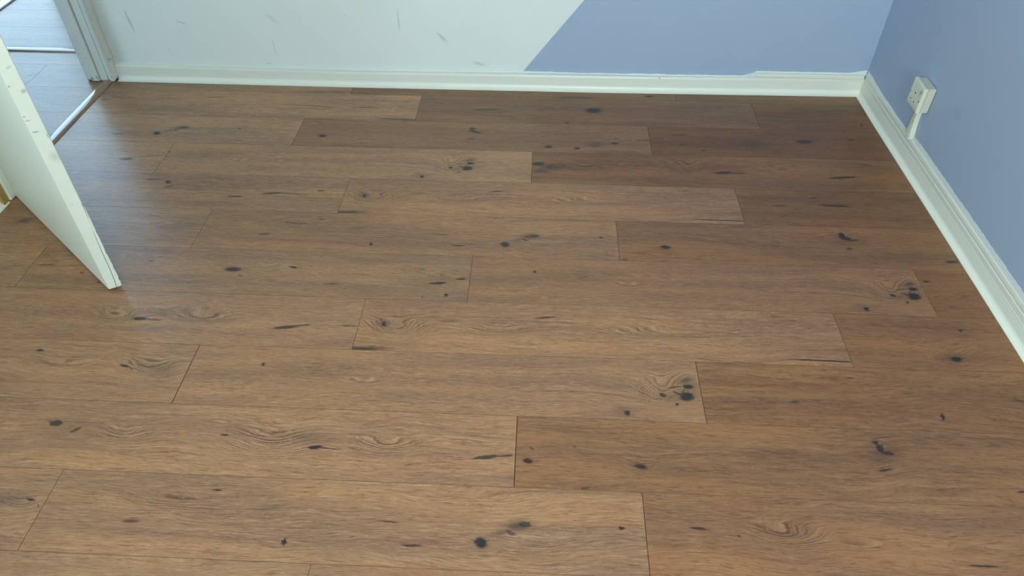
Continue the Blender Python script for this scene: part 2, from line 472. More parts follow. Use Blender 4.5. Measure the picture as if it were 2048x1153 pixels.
# ------------------------------------------------------------------ printed marks of each plank: (u, v, half length, half width, turn, strength, kind) in metres
MARKS = {
    (5, -2): [(1.16,0.10,0.09,0.04,0.1,0.7,'e'), (1.20,0.05,0.03,0.003,0,0.3,'s')],
    (10, -1): [(0.55,0.13,0.10,0.03,0,0.6,'e'), (0.95,0.15,0.05,0.003,0,0.35,'s')],
    (10, 0): [(0.30,0.12,0.09,0.03,0,0.6,'e'), (0.60,0.14,0.03,0.003,0,0.3,'s')],
    (-1, 1): [(0.15,0.06,0.05,0.006,0,0.3,'h')],
    (-1, -1): [(1.183,0.0115,0.1093,0.0062,0.05,0.45,'s')],
    (-1, 0): [(0.048,0.0064,0.0694,0.0102,0.04,0.5,'h'), (0.889,0.0102,0.0787,0.005,0.05,0.7,'s'), (1.183,0.0364,0.0149,0.0081,0.11,1,'k'), (1.225,0.0445,0.0396,0.0061,0.05,0.5,'h')],
    (0, -1): [(0.48,0.1427,0.0393,0.0032,0.05,0.7,'s'), (0.875,0.0923,0.1088,0.0038,-0.06,0.5,'s'), (0.727,0.097,0.1162,0.0059,0.05,0.4,'h'), (0.053,0.1042,0.0201,0.0097,-0.08,0.6,'h'), (0.303,0.1242,0.0588,0.008,0.04,0.35,'h'), (0.261,0.0321,0.1435,0.0115,0.05,0.4,'h'), (1.084,0.0907,0.0578,0.0039,0.05,0.5,'s'), (1.229,0.0069,0.0807,0.0047,-0.02,0.85,'s')],
    (0, 0): [(0.257,0.0953,0.048,0.0046,0.05,0.85,'s'), (0.673,0.1094,0.026,0.0172,0.11,1,'k'), (0.572,0.0113,0.0066,0.0054,0.18,0.8,'k'), (1.164,0.1676,0.1455,0.0234,0.05,0.35,'h')],
    (0, 1): [(0.182,0.1628,0.058,0.0115,0.06,0.3,'h'), (0.382,0.049,0.0097,0.0043,1.19,0.8,'k')],
    (1, -2): [(0.772,0.0728,0.019,0.0131,0.23,0.9,'k'), (0.844,0.1082,0.044,0.0132,0.25,0.75,'h'), (1.063,0.1114,0.0077,0.0052,-0.2,0.8,'k')],
    (1, -1): [(0.096,0.0704,0.0147,0.0086,-0.05,1,'k'), (0.12,0.0854,0.0275,0.0052,0.04,0.4,'h'), (0.638,0.1453,0.0111,0.0089,-0.02,0.9,'k'), (0.649,0.1246,0.0232,0.0067,-0.3,0.8,'k'), (0.639,0.0755,0.0154,0.0031,0.05,0.8,'s'), (0.92,0.0349,0.0125,0.0075,0.07,0.95,'k'), (1.022,0.0297,0.0098,0.0066,0.1,0.9,'k'), (1.087,0.0561,0.0404,0.0184,0.07,0.55,'h'), (1.159,0.0696,0.0117,0.0067,0.1,0.8,'k'), (1.165,0.1005,0.0082,0.0043,0.09,0.7,'s'), (1.269,0.0952,0.0408,0.0034,0.05,0.6,'s')],
    (1, 0): [(0.106,0.1372,0.0238,0.0038,0.05,0.85,'s'), (0.184,0.0378,0.0107,0.0036,0.07,0.9,'s'), (0.115,0.0744,0.0126,0.005,0.08,0.5,'s'), (0.557,0.1123,0.0274,0.0117,0.12,0.8,'k'), (0.731,0.1342,0.0155,0.0034,0.06,0.8,'s'), (0.367,0.0897,0.05,0.0233,0.12,0.4,'h')],
    (2, -2): [(1.156,0.081,0.0229,0.0079,-0,0.8,'k'), (1.232,0.1038,0.068,0.0066,0.14,0.7,'h')],
    (2, -1): [(0.005,0.1423,0.0066,0.0046,-0.76,0.8,'k'), (1.066,0.0751,0.0344,0.0184,0.03,1,'k'), (1.081,0.1037,0.019,0.0078,0.04,0.95,'k'), (1.047,0.1005,0.026,0.0028,0.05,0.9,'s'), (1.014,0.0758,0.0093,0.0051,-0.72,0.8,'k'), (1.041,0.0496,0.0046,0.0042,-1.16,0.8,'k'), (1.099,0.0952,0.082,0.0465,0.03,0.6,'h'), (0.926,0.0141,0.0106,0.0091,-1.16,1,'k'), (0.989,0.0715,0.0432,0.0366,-0.12,0.7,'e')],
    (2, 0): [(0.023,0.1176,0.0208,0.0109,0.06,1,'k'), (0.071,0.1013,0.0561,0.0232,0.06,0.75,'h'), (0.034,0.0749,0.036,0.0152,0.05,0.7,'h'), (0.166,0.0934,0.0774,0.0398,0.07,0.7,'e'), (0.536,0.1201,0.0526,0.0365,0.22,0.9,'e'), (0.655,0.0921,0.0274,0.0068,0.06,1,'k'), (0.702,0.0913,0.0384,0.0027,0.05,0.95,'s'), (0.663,0.1108,0.0776,0.0305,0.09,0.4,'h'), (0.843,0.104,0.0518,0.0225,0.11,0.8,'e'), (1.055,0.0824,0.0483,0.0058,0.14,1,'s'), (1.15,0.1647,0.0182,0.0033,-0.11,0.7,'s')],
    (3, -1): [(0.626,0.1577,0.0269,0.0027,0.04,0.85,'s'), (0.681,0.1441,0.0097,0.0069,-0.6,1,'k'), (0.693,0.1185,0.0156,0.0034,0.3,0.7,'s'), (1.05,0.0954,0.0339,0.0043,0.14,1,'s'), (1.124,0.0961,0.0503,0.0019,-0.04,0.8,'s'), (0.932,0.0731,0.0221,0.0036,0.04,1,'s'), (0.821,0.1773,0.0253,0.0019,0.05,0.6,'s'), (1.204,0.1168,0.01,0.0056,-0.04,0.7,'s'), (1.179,0.0764,0.1404,0.0019,-0.01,0.5,'s')],
    (3, 0): [(0.08,0.0991,0.0198,0.0111,-0.02,0.85,'k'), (0.078,0.1018,0.0299,0.0221,-0.13,0.5,'h'), (0.122,0.0761,0.0736,0.0465,-0.04,1,'e'), (0.063,0.0058,0.0563,0.0078,-0.01,0.85,'h'), (0.038,0.0073,0.0322,0.0039,-0.01,0.7,'s'), (0.513,0.1364,0.0297,0.0031,0.14,0.95,'s'), (0.24,0.1095,0.0181,0.007,0.03,0.4,'h'), (0.392,0.0751,0.0486,0.0218,0.04,0.9,'e'), (0.756,0.1004,0.1057,0.0275,0.05,0.9,'e'), (1.129,0.107,0.0732,0.0272,0.08,0.8,'e'), (1.211,0.0218,0.0859,0.0034,-0.01,1,'s'), (1.266,0.0218,0.0234,0.0034,-0.01,1,'s')],
    (3, 1): [(0.304,0.1124,0.0488,0.0047,-0.04,0.95,'s'), (0.127,0.1041,0.0242,0.0027,0.05,0.8,'s'), (0.251,0.1538,0.0171,0.0027,0.17,0.8,'s'), (0.219,0.1412,0.0908,0.0409,0.12,0.3,'h')],
    (4, -2): [(0.719,0.1096,0.0261,0.0139,0.19,0.8,'h')],
    (4, -1): [(0.088,0.0748,0.0185,0.0025,0.04,0.8,'s'), (0.418,0.0393,0.0081,0.0043,-1.07,1,'k'), (0.622,0.0949,0.0163,0.0022,-0.04,0.8,'s'), (0.68,0.0444,0.0198,0.0026,-0.04,0.9,'s'), (0.818,0.0604,0.0158,0.0126,0.67,1,'k'), (0.882,0.0899,0.0479,0.0145,0.28,0.7,'h'), (0.912,0.0998,0.0125,0.0072,0.33,0.7,'k'), (0.945,0.0496,0.0377,0.0189,0.05,0.7,'e'), (1.105,0.1028,0.0069,0.0039,0.07,0.9,'k')],
    (4, 0): [(0.142,0.0699,0.0141,0.0078,-0.06,1,'k'), (0.14,0.0627,0.0452,0.0141,0.06,0.35,'h'), (0.016,0.006,0.0081,0.0028,0.06,0.7,'s'), (0.69,0.1509,0.0139,0.0085,1.53,0.95,'k'), (0.698,0.1367,0.0171,0.0091,-0.29,0.9,'k'), (0.718,0.1303,0.0123,0.0042,0.09,0.7,'k'), (0.694,0.0886,0.0092,0.0046,0.16,0.6,'k'), (0.978,0.0407,0.0164,0.005,0.09,0.95,'k'), (0.69,0.1194,0.0621,0.0306,0.16,0.35,'h')],
    (5, -1): [(0.041,0.0982,0.0308,0.0033,0.04,0.6,'s'), (0.162,0.0686,0.0054,0.0031,-0.2,0.7,'k'), (0.229,0.0308,0.0073,0.0031,-0.05,0.7,'k'), (0.341,0.128,0.0068,0.0033,-0.07,0.6,'s'), (0.594,0.1041,0.0241,0.0088,0,0.9,'k'), (0.623,0.077,0.0059,0.0032,-0.07,0.6,'s'), (0.767,0.121,0.0117,0.0038,-0.19,0.95,'k'), (0.893,0.0553,0.0228,0.0019,0.05,0.75,'s'), (1.215,0.0938,0.0791,0.014,0.04,1,'e'), (1.261,0.0927,0.0122,0.0037,0.12,0.95,'k'), (1.196,0.0715,0.0242,0.0047,0.12,1,'k'), (1.225,0.024,0.0057,0.0049,-1.27,0.95,'k'), (1.161,0.0118,0.0031,0.0024,-1.29,0.8,'k'), (1.159,0.0741,0.1,0.0212,0.04,0.4,'h')],
    (5, 0): [(0.051,0.1299,0.0055,0.0047,-1.44,0.9,'k'), (0.157,0.1152,0.1227,0.0238,0.05,0.45,'h'), (0.287,0.0998,0.0645,0.0128,0.05,0.6,'e'), (1.119,0.0819,0.022,0.0168,0.17,1,'k'), (1.126,0.1134,0.0137,0.0054,-0.04,1,'k'), (1.096,0.111,0.0215,0.0017,0.24,1,'s'), (1.129,0.139,0.036,0.015,0.39,0.7,'h'), (1.063,0.0834,0.0091,0.0056,-0.56,0.9,'k'), (1.094,0.0563,0.005,0.0039,-1.37,0.9,'k'), (1.11,0.0898,0.0863,0.0405,0.15,0.45,'h'), (1.173,0.0885,0.0432,0.0202,0.16,0.5,'e'), (1.047,0.0868,0.039,0.028,0.55,0.8,'e'), (0.972,0.0217,0.0091,0.007,1.08,1,'k'), (0.97,0.0246,0.0279,0.0118,0.11,0.4,'h')],
    (5, 1): [(0.02,0.144,0.0096,0.0038,-0.03,0.9,'k')],
    (6, -1): [(0.691,0.0861,0.0184,0.0057,0.01,1,'k'), (0.73,0.0841,0.022,0.0019,-0,0.85,'s'), (0.623,0.0848,0.0494,0.0275,-0.15,1,'e'), (0.859,0.0958,0.0615,0.0246,-0.01,1,'e'), (0.471,0.1087,0.0069,0.0023,-0.01,0.7,'s'), (1.094,0.0727,0.0366,0.0048,0.17,1,'s'), (1.137,0.0821,0.0209,0.0023,0.2,0.8,'s'), (1.264,0.0862,0.0245,0.0013,-0.03,0.8,'s'), (1.18,0.1554,0.0276,0.0059,0.04,0.4,'h')],
    (6, 0): [(0.020,0.0048,0.045,0.0042,0,0.85,'s'), (0.068,0.096,0.0095,0.0033,-1.38,1,'k'), (0.068,0.0978,0.027,0.015,-0.01,0.65,'h'), (0.101,0.0769,0.067,0.0406,-0.02,1.2,'e'), (0.04,0.009,0.059,0.007,-0,0.9,'h'), (0.5,0.1407,0.0286,0.0023,0.12,1,'s'), (0.244,0.1155,0.027,0.0057,0.04,0.4,'h'), (0.381,0.0862,0.0933,0.0222,0.05,1,'e'), (0.78,0.0936,0.1263,0.0238,0.05,1,'e'), (1.207,0.0186,0.082,0.0024,-0.01,1,'s'), (1.263,0.017,0.0253,0.0022,0,0.9,'s')],
    (6, 1): [(0.323,0.1431,0.0052,0.0043,-0.45,0.85,'k'), (0.271,0.0391,0.0122,0.0082,0.04,1,'k'), (0.273,0.0392,0.0177,0.0032,0.17,1,'k'), (0.265,0.0474,0.0332,0.0151,0.17,0.5,'h'), (0.266,0.0509,0.0486,0.029,0.34,1,'e')],
    (7, -1): [(0.88,0.155,0.0096,0.0039,0.03,1,'k'), (1.122,0.113,0.0112,0.003,-0.2,0.9,'k'), (1.142,0.1039,0.007,0.0012,-0.63,0.7,'s'), (1.191,0.1028,0.0586,0.0322,-0.12,1,'e'), (0.958,0.1054,0.0828,0.0167,0.03,0.9,'e'), (1.216,0.104,0.0512,0.0213,-0.03,0.4,'h')],
    (7, 0): [(0.185,0.1325,0.0056,0.0043,-0.79,0.85,'k'), (0.333,0.1259,0.1204,0.0283,0.03,0.5,'h'), (0.461,0.0876,0.0498,0.0129,0.04,0.9,'e'), (0.309,0.1198,0.038,0.0149,0.01,0.7,'e'), (0.74,0.1085,0.1124,0.0243,0.04,0.35,'h'), (1.101,0.0216,0.0077,0.0075,0.43,1,'k'), (1.096,0.0281,0.0301,0.0135,0.07,0.45,'h'), (1.25,0.078,0.0174,0.0122,0.23,1,'k'), (1.257,0.1098,0.0122,0.0057,-0.03,1,'k'), (1.224,0.1067,0.019,0.0016,0.18,1,'s'), (1.228,0.0879,0.0119,0.0024,-0.42,0.9,'s'), (1.253,0.1289,0.026,0.0133,0.47,0.75,'h'), (1.192,0.08,0.0085,0.0055,-0.61,0.9,'k'), (1.222,0.0536,0.0039,0.0035,1.32,0.9,'k'), (1.24,0.0869,0.062,0.0387,0.16,0.5,'h'), (1.193,0.0973,0.045,0.038,0.52,1,'e')],
    (7, 1): [(0.381,0.157,0.0121,0.0017,-0.07,0.95,'s'), (0.224,0.0738,0.0098,0.0038,0.1,0.6,'k'), (0.565,0.0435,0.0097,0.0035,1.32,1,'k'), (0.77,0.1028,0.0135,0.0018,-0.14,0.9,'s'), (0.508,0.1156,0.0139,0.0069,0.18,0.4,'h'), (0.318,0.1565,0.0673,0.0101,-0.04,0.4,'h')],
    (8, -1): [(0.199,0.1233,0.0147,0.0083,0.06,0.9,'k'), (0.255,0.1072,0.014,0.0033,0.69,0.85,'s'), (0.255,0.1015,0.0162,0.0069,0.21,0.6,'h'), (0.22,0.0885,0.0354,0.0125,-0.02,0.45,'h'), (0.242,0.1037,0.0861,0.0474,-0.17,0.55,'h'), (0.375,0.0985,0.0535,0.0249,-0.07,0.9,'e'), (0.719,0.0932,0.0699,0.0343,-0.03,1.1,'e'), (0.608,0.1078,0.0088,0.0024,0.02,0.8,'k'), (0.826,0.0844,0.0158,0.0049,0.14,1,'k'), (0.855,0.0823,0.0291,0.0017,-0.04,0.95,'s'), (0.986,0.0958,0.0576,0.0234,0.02,1.2,'e'), (0.809,0.1044,0.0522,0.0181,0.02,0.35,'h'), (1.22,0.0753,0.0318,0.004,0.17,1,'s'), (1.263,0.0813,0.0205,0.0027,0.15,0.9,'s')],
    (8, 0): [(0.037,0.1031,0.0078,0.0017,-0.57,0.9,'s'), (0.029,0.069,0.0096,0.006,-0.18,0.95,'k'), (0.136,0.1131,0.0023,0.002,0.28,0.8,'k'), (0.282,0.0661,0.0131,0.0057,-0.26,0.95,'k'), (0.292,0.0718,0.0339,0.0197,0.11,0.9,'e'), (0.156,0.0053,0.0089,0.0028,0.25,0.6,'k'), (0.181,0.0961,0.0624,0.002,-0.02,0.4,'h'), (0.83,0.156,0.0073,0.0054,-0.29,0.9,'k'), (0.835,0.1397,0.0105,0.0081,1.5,0.95,'k'), (0.848,0.128,0.015,0.0058,-0.13,0.85,'k'), (0.829,0.082,0.0153,0.0031,0.18,0.8,'k'), (0.601,0.11,0.0743,0.0228,0.07,0.5,'h'), (0.838,0.1303,0.0474,0.0262,0.22,0.45,'h'), (0.689,0.1006,0.068,0.0106,0.05,0.35,'h'), (0.808,0.0889,0.0509,0.0156,0.08,0.8,'e'), (1.111,0.039,0.011,0.0025,0.07,0.8,'k')],
    (9, -2): [(1.253,0.1162,0.0097,0.0027,-0.21,0.9,'k'), (1.278,0.1017,0.0064,0.0013,-0.6,0.6,'s'), (1.203,0.1139,0.0495,0.0178,-0.03,0.45,'h'), (1.236,0.1034,0.0345,0.019,-0.21,0.9,'e')],
    (9, -1): [(0.361,0.1582,0.0111,0.0016,-0.02,1,'k'), (0.225,0.1232,0.0124,0.0032,-0.32,0.3,'h'), (0.279,0.1245,0.0863,0.0181,0.03,1,'e'), (0.202,0.076,0.0159,0.0035,0.03,0.6,'k'), (0.369,0.0871,0.0371,0.0104,0.02,0.8,'e'), (0.539,0.0438,0.0072,0.0039,1.5,1,'k'), (0.746,0.0997,0.0224,0.0014,-0.05,0.85,'s'), (0.802,0.048,0.0186,0.0019,-0.01,1,'s'), (0.944,0.0611,0.0127,0.0108,-0.51,0.95,'k'), (0.945,0.0546,0.0073,0.0048,-0.37,1,'k'), (0.983,0.0853,0.024,0.0068,0.27,0.6,'h'), (1.021,0.1041,0.0305,0.0138,0.15,0.8,'h'), (1.035,0.1059,0.0116,0.0069,0.05,0.8,'k'), (1.004,0.0862,0.0105,0.0045,-0.34,0.6,'k'), (1.236,0.107,0.0052,0.0038,-0.07,1,'k'), (1.046,0.0548,0.0616,0.0164,0.05,0.7,'e'), (0.487,0.1219,0.0269,0.0095,0.01,0.4,'h'), (0.457,0.1509,0.049,0.0147,0.02,0.35,'h'), (0.798,0.0556,0.0671,0.0077,0.04,0.3,'h')],
    (9, 0): [(0.111,0.1133,0.0175,0.0026,-0.07,1,'s'), (0.194,0.1001,0.0035,0.002,-0.06,0.9,'k'), (0.294,0.1058,0.0653,0.0233,-0.08,1.4,'e'), (0.289,0.1078,0.0351,0.007,-0.1,0.4,'h'), (0.437,0.0867,0.0539,0.0127,-0.09,1,'e'), (0.672,0.056,0.0278,0.0024,0.01,1,'s'), (0.696,0.0566,0.0246,0.0022,-0.01,0.6,'h'), (0.661,0.0915,0.0311,0.0086,0.08,0.4,'h')],
    ('h', -5): [(-0.644,0.0673,0.0246,0.009,-0.02,0.5,'k')],
    ('h', -3): [(-0.509,0.0424,0.0118,0.0043,0.51,0.5,'s')],
    ('h', 0): [(-0.094,0.0812,0.0639,0.0397,-0.32,1.2,'e')],
}

# ------------------------------------------------------------------ room shell
W = 0.194                    # plank width
L = 1.2866                   # plank length
Y0 = 2.63468                 # far edge of the first full row
CEIL = 2.42

def wall_y(x): return 2.7225 + (x + 1.72) * (2.732 - 2.7225) / 2.985
def wall_x(y): return 1.2650 + 0.0085 * (2.73 - y)

WALL_MARKS = [
    (-1.6, 0.24, 0.0033749999999999995, 0.038, 0.12, 0.375, 's'),
    (-1.398, 0.239, 0.018, 0.0022500000000000003, -0.35, 0.25, 's'),
    (-1.04, 0.262, 0.028, 0.007, -0.7, 0.11, 's'),
    (-1.055, 0.15, 0.0022500000000000003, 0.03, 0.0, 0.175, 's'),
    (-0.754, 0.28, 0.003, 0.0022500000000000003, 0.0, 0.25, 's'),
    (-0.552, 0.265, 0.002625, 0.038, 0.0, 0.25, 's'),
    (-0.392, 0.202, 0.024, 0.0033749999999999995, -0.75, 0.275, 's'),
    (-0.385, 0.194, 0.022, 0.01, -0.75, 0.15, 'h'),
    (-0.25, 0.094, 0.024, 0.007, -0.25, 0.27, 'h'),
    (-1.6, 0.275, 0.006, 0.0022500000000000003, 0.0, 0.15, 's'),
    (-1.48, 0.12, 0.0022500000000000003, 0.018, 0.1, 0.1, 's'),
    (-1.09, 0.076, 0.012, 0.0015, 0.0, 0.3, 's'),
    (-1.7, 0.15, 0.03, 0.3, 0.0, 0.27, 'h'),
]
m_back = paint_material('back_wall_paint', WHITE, 0.55, WALL_MARKS, 'XZ', dirtcol=(0.36, 0.36, 0.30, 1),
                        markcol=(0.17, 0.21, 0.20, 1), split=(-0.0758, 0.0665, 0.777, BLUE))
m_right = paint_material('right_wall_paint', BLUE, 0.55, [(2.07, 0.285, 0.020, 0.016, 0.3, 0.16, 'h')], 'YZ', dirtcol=(0.17, 0.21, 0.30, 1))
m_white = paint_material('plain_wall_paint', WHITE, 0.6)
m_ceil = paint_material('ceiling_paint', (0.80, 0.82, 0.80, 1), 0.7)
m_gloss = paint_material('gloss_paint', GLOSSW, 0.30, dirt=0.10, bump=0.25)
m_gloss2 = paint_material('bright_gloss_paint', (0.84, 0.86, 0.75, 1), 0.28, dirt=0.04, bump=0.15)
m_caulk = paint_material('filler_paint', (0.76, 0.82, 0.80, 1), 0.5, dirt=0.10, bump=0.6)
FRAME_MARKS = [(-0.0105, 1.0, 0.0042, 1.2, 0, .55, 'h'), (0.0265, 1.0, 0.0022, 1.2, 0, .35, 'h'), (0.052, .30, 0.012, .45, 0, .40, 'h'),
               (-0.040, .012, .004, .006, .3, .7, 's'), (-0.018, .016, .0018, .009, .1, .7, 's'), (-0.052, .004, .010, .004, 0, .8, 's'),
               (0.043, .020, .004, .0015, .2, .6, 's'), (0.057, .095, .0015, .006, .4, .6, 's'), (0.056, .088, .0012, .003, .4, .6, 's'), (-0.030, .10, .0015, .003, 0, .4, 's')]
m_frame = paint_material('door_frame_paint', (0.82, 0.86, 0.81, 1), 0.32, FRAME_MARKS, 'XZ', markcol=(0.10, 0.075, 0.05, 1), dirt=0.18, dirtcol=(0.33, 0.26, 0.15, 1), bump=0.25)
m_bare = plain('bare_timber', (0.40, 0.27, 0.09, 1), 0.6)
m_darkgap = plain('dark_gap', (0.035, 0.028, 0.022, 1), 0.8)
m_sub = plain('subfloor', (0.045, 0.035, 0.028, 1), 0.9)
m_glass = glass_material()
m_plastic = plain('white_plastic', (0.70, 0.735, 0.60, 1), 0.35, grain=0.04)
m_plastic_old = plain('yellowed_plastic', (0.62, 0.63, 0.51, 1), 0.4, grain=0.08)
m_hole = plain('black_slot', (0.02, 0.02, 0.02, 1), 0.7)
m_upvc = plain('white_frame_plastic', (0.80, 0.84, 0.84, 1), 0.35, grain=0.03)
m_tile = plain('balcony_tile', (0.055, 0.20, 0.40, 1), 0.5)

# back wall (its far side bounds the hall's doorway to the far room)
bm = bmesh.new()
pts = [(-1.72, wall_y(-1.72)), (1.45, wall_y(1.45)), (1.45, 3.02), (-1.93, 3.02), (-1.93, 2.86), (-1.86, 2.86), (-1.86, 2.7225)]
lo = [bm.verts.new((x, y, -0.02)) for x, y in pts]
hi = [bm.verts.new((x, y, CEIL)) for x, y in pts]
for i in range(len(pts)):
    j = (i + 1) % len(pts)
    bm.faces.new((lo[i], lo[j], hi[j], hi[i]))
bm.faces.new(lo[::-1]); bm.faces.new(hi)
tag(bm_obj('wall_back', bm, m_back), 'back wall painted white at left and blue at right with a slanting edge', 'wall', 'structure')

bm = bmesh.new()
pts = [(wall_x(2.74), 2.74), (wall_x(FRONT_Y), FRONT_Y), (1.45, FRONT_Y), (1.45, 2.74)]
lo = [bm.verts.new((x, y, -0.02)) for x, y in pts]
hi = [bm.verts.new((x, y, CEIL)) for x, y in pts]
for i in range(4):
    j = (i + 1) % 4
    bm.faces.new((lo[i], lo[j], hi[j], hi[i]))
bm.faces.new(lo[::-1]); bm.faces.new(hi)
tag(bm_obj('wall_right', bm, m_right), 'plain lavender blue wall on the right with the socket on it', 'wall', 'structure')

# left wall with the doorway and, nearer than the frame shows, the window
DY0, DY1, DZ = 1.935, 2.700, 2.03
bm = bmesh.new()
y0, y1, z0, z1 = WIN
add_box(bm, -1.843, -1.72, FRONT_Y, y0, -0.02, CEIL)
add_box(bm, -1.843, -1.72, y1, DY0 - 0.005, -0.02, CEIL)
add_box(bm, -1.843, -1.72, y0, y1, -0.02, z0)
add_box(bm, -1.843, -1.72, y0, y1, z1, CEIL)
add_box(bm, -1.843, -1.72, DY0 - 0.005, 2.7225, DZ + 0.02, CEIL)
tag(bm_obj('wall_left', bm, m_white), 'white wall on the left that holds the open doorway', 'wall', 'structure')
bm = bmesh.new()
x0, x1, z0, z1 = WINF
add_box(bm, -1.843, x0, FRONT_Y - 0.2, FRONT_Y, -0.02, CEIL)
add_box(bm, x1, 1.45, FRONT_Y - 0.2, FRONT_Y, -0.02, CEIL)
add_box(bm, x0, x1, FRONT_Y - 0.2, FRONT_Y, -0.02, z0)
add_box(bm, x0, x1, FRONT_Y - 0.2, FRONT_Y, z1, CEIL)
tag(bm_obj('wall_front', bm, m_white), 'white wall behind the viewer with a wide window', 'wall', 'structure')

# hall and far room
bm = bmesh.new()
add_box(bm, -3.30, -3.20, 0.90, WINH[0], -0.02, CEIL)         # hall, far side with the added window
add_box(bm, -3.30, -3.20, WINH[1], 3.02, -0.02, CEIL)
add_box(bm, -3.30, -3.20, WINH[0], WINH[1], -0.02, WINH[2])
add_box(bm, -3.30, -3.20, WINH[0], WINH[1], WINH[3], CEIL)
add_box(bm, -3.30, -1.843, 0.80, 0.90, -0.02, CEIL)           # hall, near end
add_box(bm, -3.20, -2.62, 2.93, 3.02, -0.02, CEIL)            # hall, beside the inner doorway
add_box(bm, -2.62, -1.93, 2.93, 3.02, 2.05, CEIL)
tag(bm_obj('wall_hall', bm, m_white), 'white walls of the hall seen through the doorway', 'wall', 'structure')
bm = bmesh.new()
add_box(bm, -2.72, 0.10, 5.30, 5.40, -0.02, CEIL)
add_box(bm, 0.0, 0.10, 3.02, 5.30, -0.02, CEIL)
add_box(bm, -2.72, -2.60, 3.02, GLZ[0], -0.02, CEIL)
add_box(bm, -2.72, -2.60, GLZ[1], 5.30, -0.02, CEIL)
add_box(bm, -2.72, -2.60, GLZ[0], GLZ[1], GLZ[3], CEIL)
tag(bm_obj('wall_far', bm, m_white), 'walls of the far room beyond the hall', 'wall', 'structure')
bm = bmesh.new()
add_box(bm, -1.843, 1.45, FRONT_Y - 0.2, 5.40, CEIL, CEIL + 0.1)
add_box(bm, -3.30, -1.843, 0.80, 5.40, CEIL, CEIL + 0.1)
tag(bm_obj('ceiling', bm, m_ceil), 'plain white ceiling over room and hall', 'ceiling', 'structure')

# ------------------------------------------------------------------ floor: every plank a part
bm = bmesh.new()
add_box(bm, -1.843, 1.45, FRONT_Y - 0.2, 5.40, -0.06, -0.010)
add_box(bm, -3.30, -1.843, 0.80, 5.40, -0.06, -0.010)
floor = tag(bm_obj('floor', bm, m_sub), 'brown knotty oak laminate floor laid in long planks', 'floor', 'structure')

GAP, GAPX, BEV = 0.00018, 0.00026, 0.00030
WIDE_JOINTS = {(8, 0), (8, -1), (7, 0), (7, -1), (9, 0)}   # boards whose butt joint stands a little open
def plank_mesh(u0, u1, v0, v1, gx):
    """board in its print's own frame: micro-bevelled top, sides down to the subfloor"""
    a, b, c, d = u0 + gx, u1 - gx, v0 + GAP, v1 - GAP
    vs_, fs = [], []
    for (k, z) in ((0, -0.010), (0, -BEV), (BEV, 0.0)):
        vs_ += [(a + k, c + k, z), (b - k, c + k, z), (b - k, d - k, z), (a + k, d - k, z)]
    for r in (0, 4):
        for i in range(4):
            j = (i + 1) % 4
            fs.append((r + i, r + j, r + 4 + j, r + 4 + i))
    fs.append((8, 9, 10, 11))
    me = bpy.data.meshes.new('plank')
    me.from_pydata(vs_, [], fs)
    me.update()
    me.polygons.foreach_set('material_index', [1] * 8 + [0])
    return me

# starting joint of each row (x of one butt joint) as read off the room
JOINT = {-1: -0.7566, 0: -0.4714, 1: 0.3977, 2: -0.0252, 3: -0.6363, 4: 0.2464, 5: -0.1882, 6: -0.4714,
         7: -0.8711, 8: -0.0330, 9: 0.2464, 10: -0.4339}
ALIAS = {(3, 0): (6, 0), (5, 0): (7, 0), (4, -1): (9, -1), (1, -2): (9, -1), (2, -1): (7, 0)}
SHIFT = {(1, -2): 0.172, (2, -1): 0.184}     # boards cut shorter at their left end, so their print starts later
SPARE = [(6, 0), (7, 0), (9, -1), (8, 0), (8, -1), (2, 0), (3, -1), (0, -1), (5, -1)]
# plank tone, right boards darkened for light falloff: brightness, warm (+) or grey (-)
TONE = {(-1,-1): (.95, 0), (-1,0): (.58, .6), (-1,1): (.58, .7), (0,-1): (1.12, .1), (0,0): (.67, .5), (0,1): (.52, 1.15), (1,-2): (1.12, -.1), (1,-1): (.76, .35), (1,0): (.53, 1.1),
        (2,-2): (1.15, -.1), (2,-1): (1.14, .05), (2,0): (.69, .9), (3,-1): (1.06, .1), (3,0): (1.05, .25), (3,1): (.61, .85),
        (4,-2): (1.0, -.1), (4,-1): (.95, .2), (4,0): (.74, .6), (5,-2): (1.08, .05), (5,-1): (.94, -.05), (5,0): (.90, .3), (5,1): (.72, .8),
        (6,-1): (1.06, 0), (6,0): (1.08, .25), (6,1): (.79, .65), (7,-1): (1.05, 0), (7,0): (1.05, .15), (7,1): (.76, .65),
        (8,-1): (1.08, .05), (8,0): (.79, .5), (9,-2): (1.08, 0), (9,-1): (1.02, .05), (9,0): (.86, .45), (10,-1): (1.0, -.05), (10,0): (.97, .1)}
mats = {}
def plank_mat(key):
    key = ALIAS.get(key, key)
    if key not in MARKS:
        key = SPARE[(hash_key(key)) % len(SPARE)]
    if key not in mats:
        mats[key] = oak_material('oak_print', 3.1 * (len(mats) + 1), MARKS[key])
    return mats[key]
def hash_key(k):
    a = k[0] if isinstance(k[0], int) else 40
    return (a * 7 + k[1] * 5 + 300)

m_pedge = plain('plank_edge', (0.150, 0.095, 0.062, 1), 0.9)
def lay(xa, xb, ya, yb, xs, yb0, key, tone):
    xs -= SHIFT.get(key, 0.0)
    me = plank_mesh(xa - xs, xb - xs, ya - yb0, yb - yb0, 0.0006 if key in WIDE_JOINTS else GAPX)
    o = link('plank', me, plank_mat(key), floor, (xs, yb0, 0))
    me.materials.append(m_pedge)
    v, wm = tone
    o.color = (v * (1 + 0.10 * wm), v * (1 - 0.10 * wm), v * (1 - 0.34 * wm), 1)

def row_range(k):
    return Y0 - (k + 1) * W, Y0 - k * W

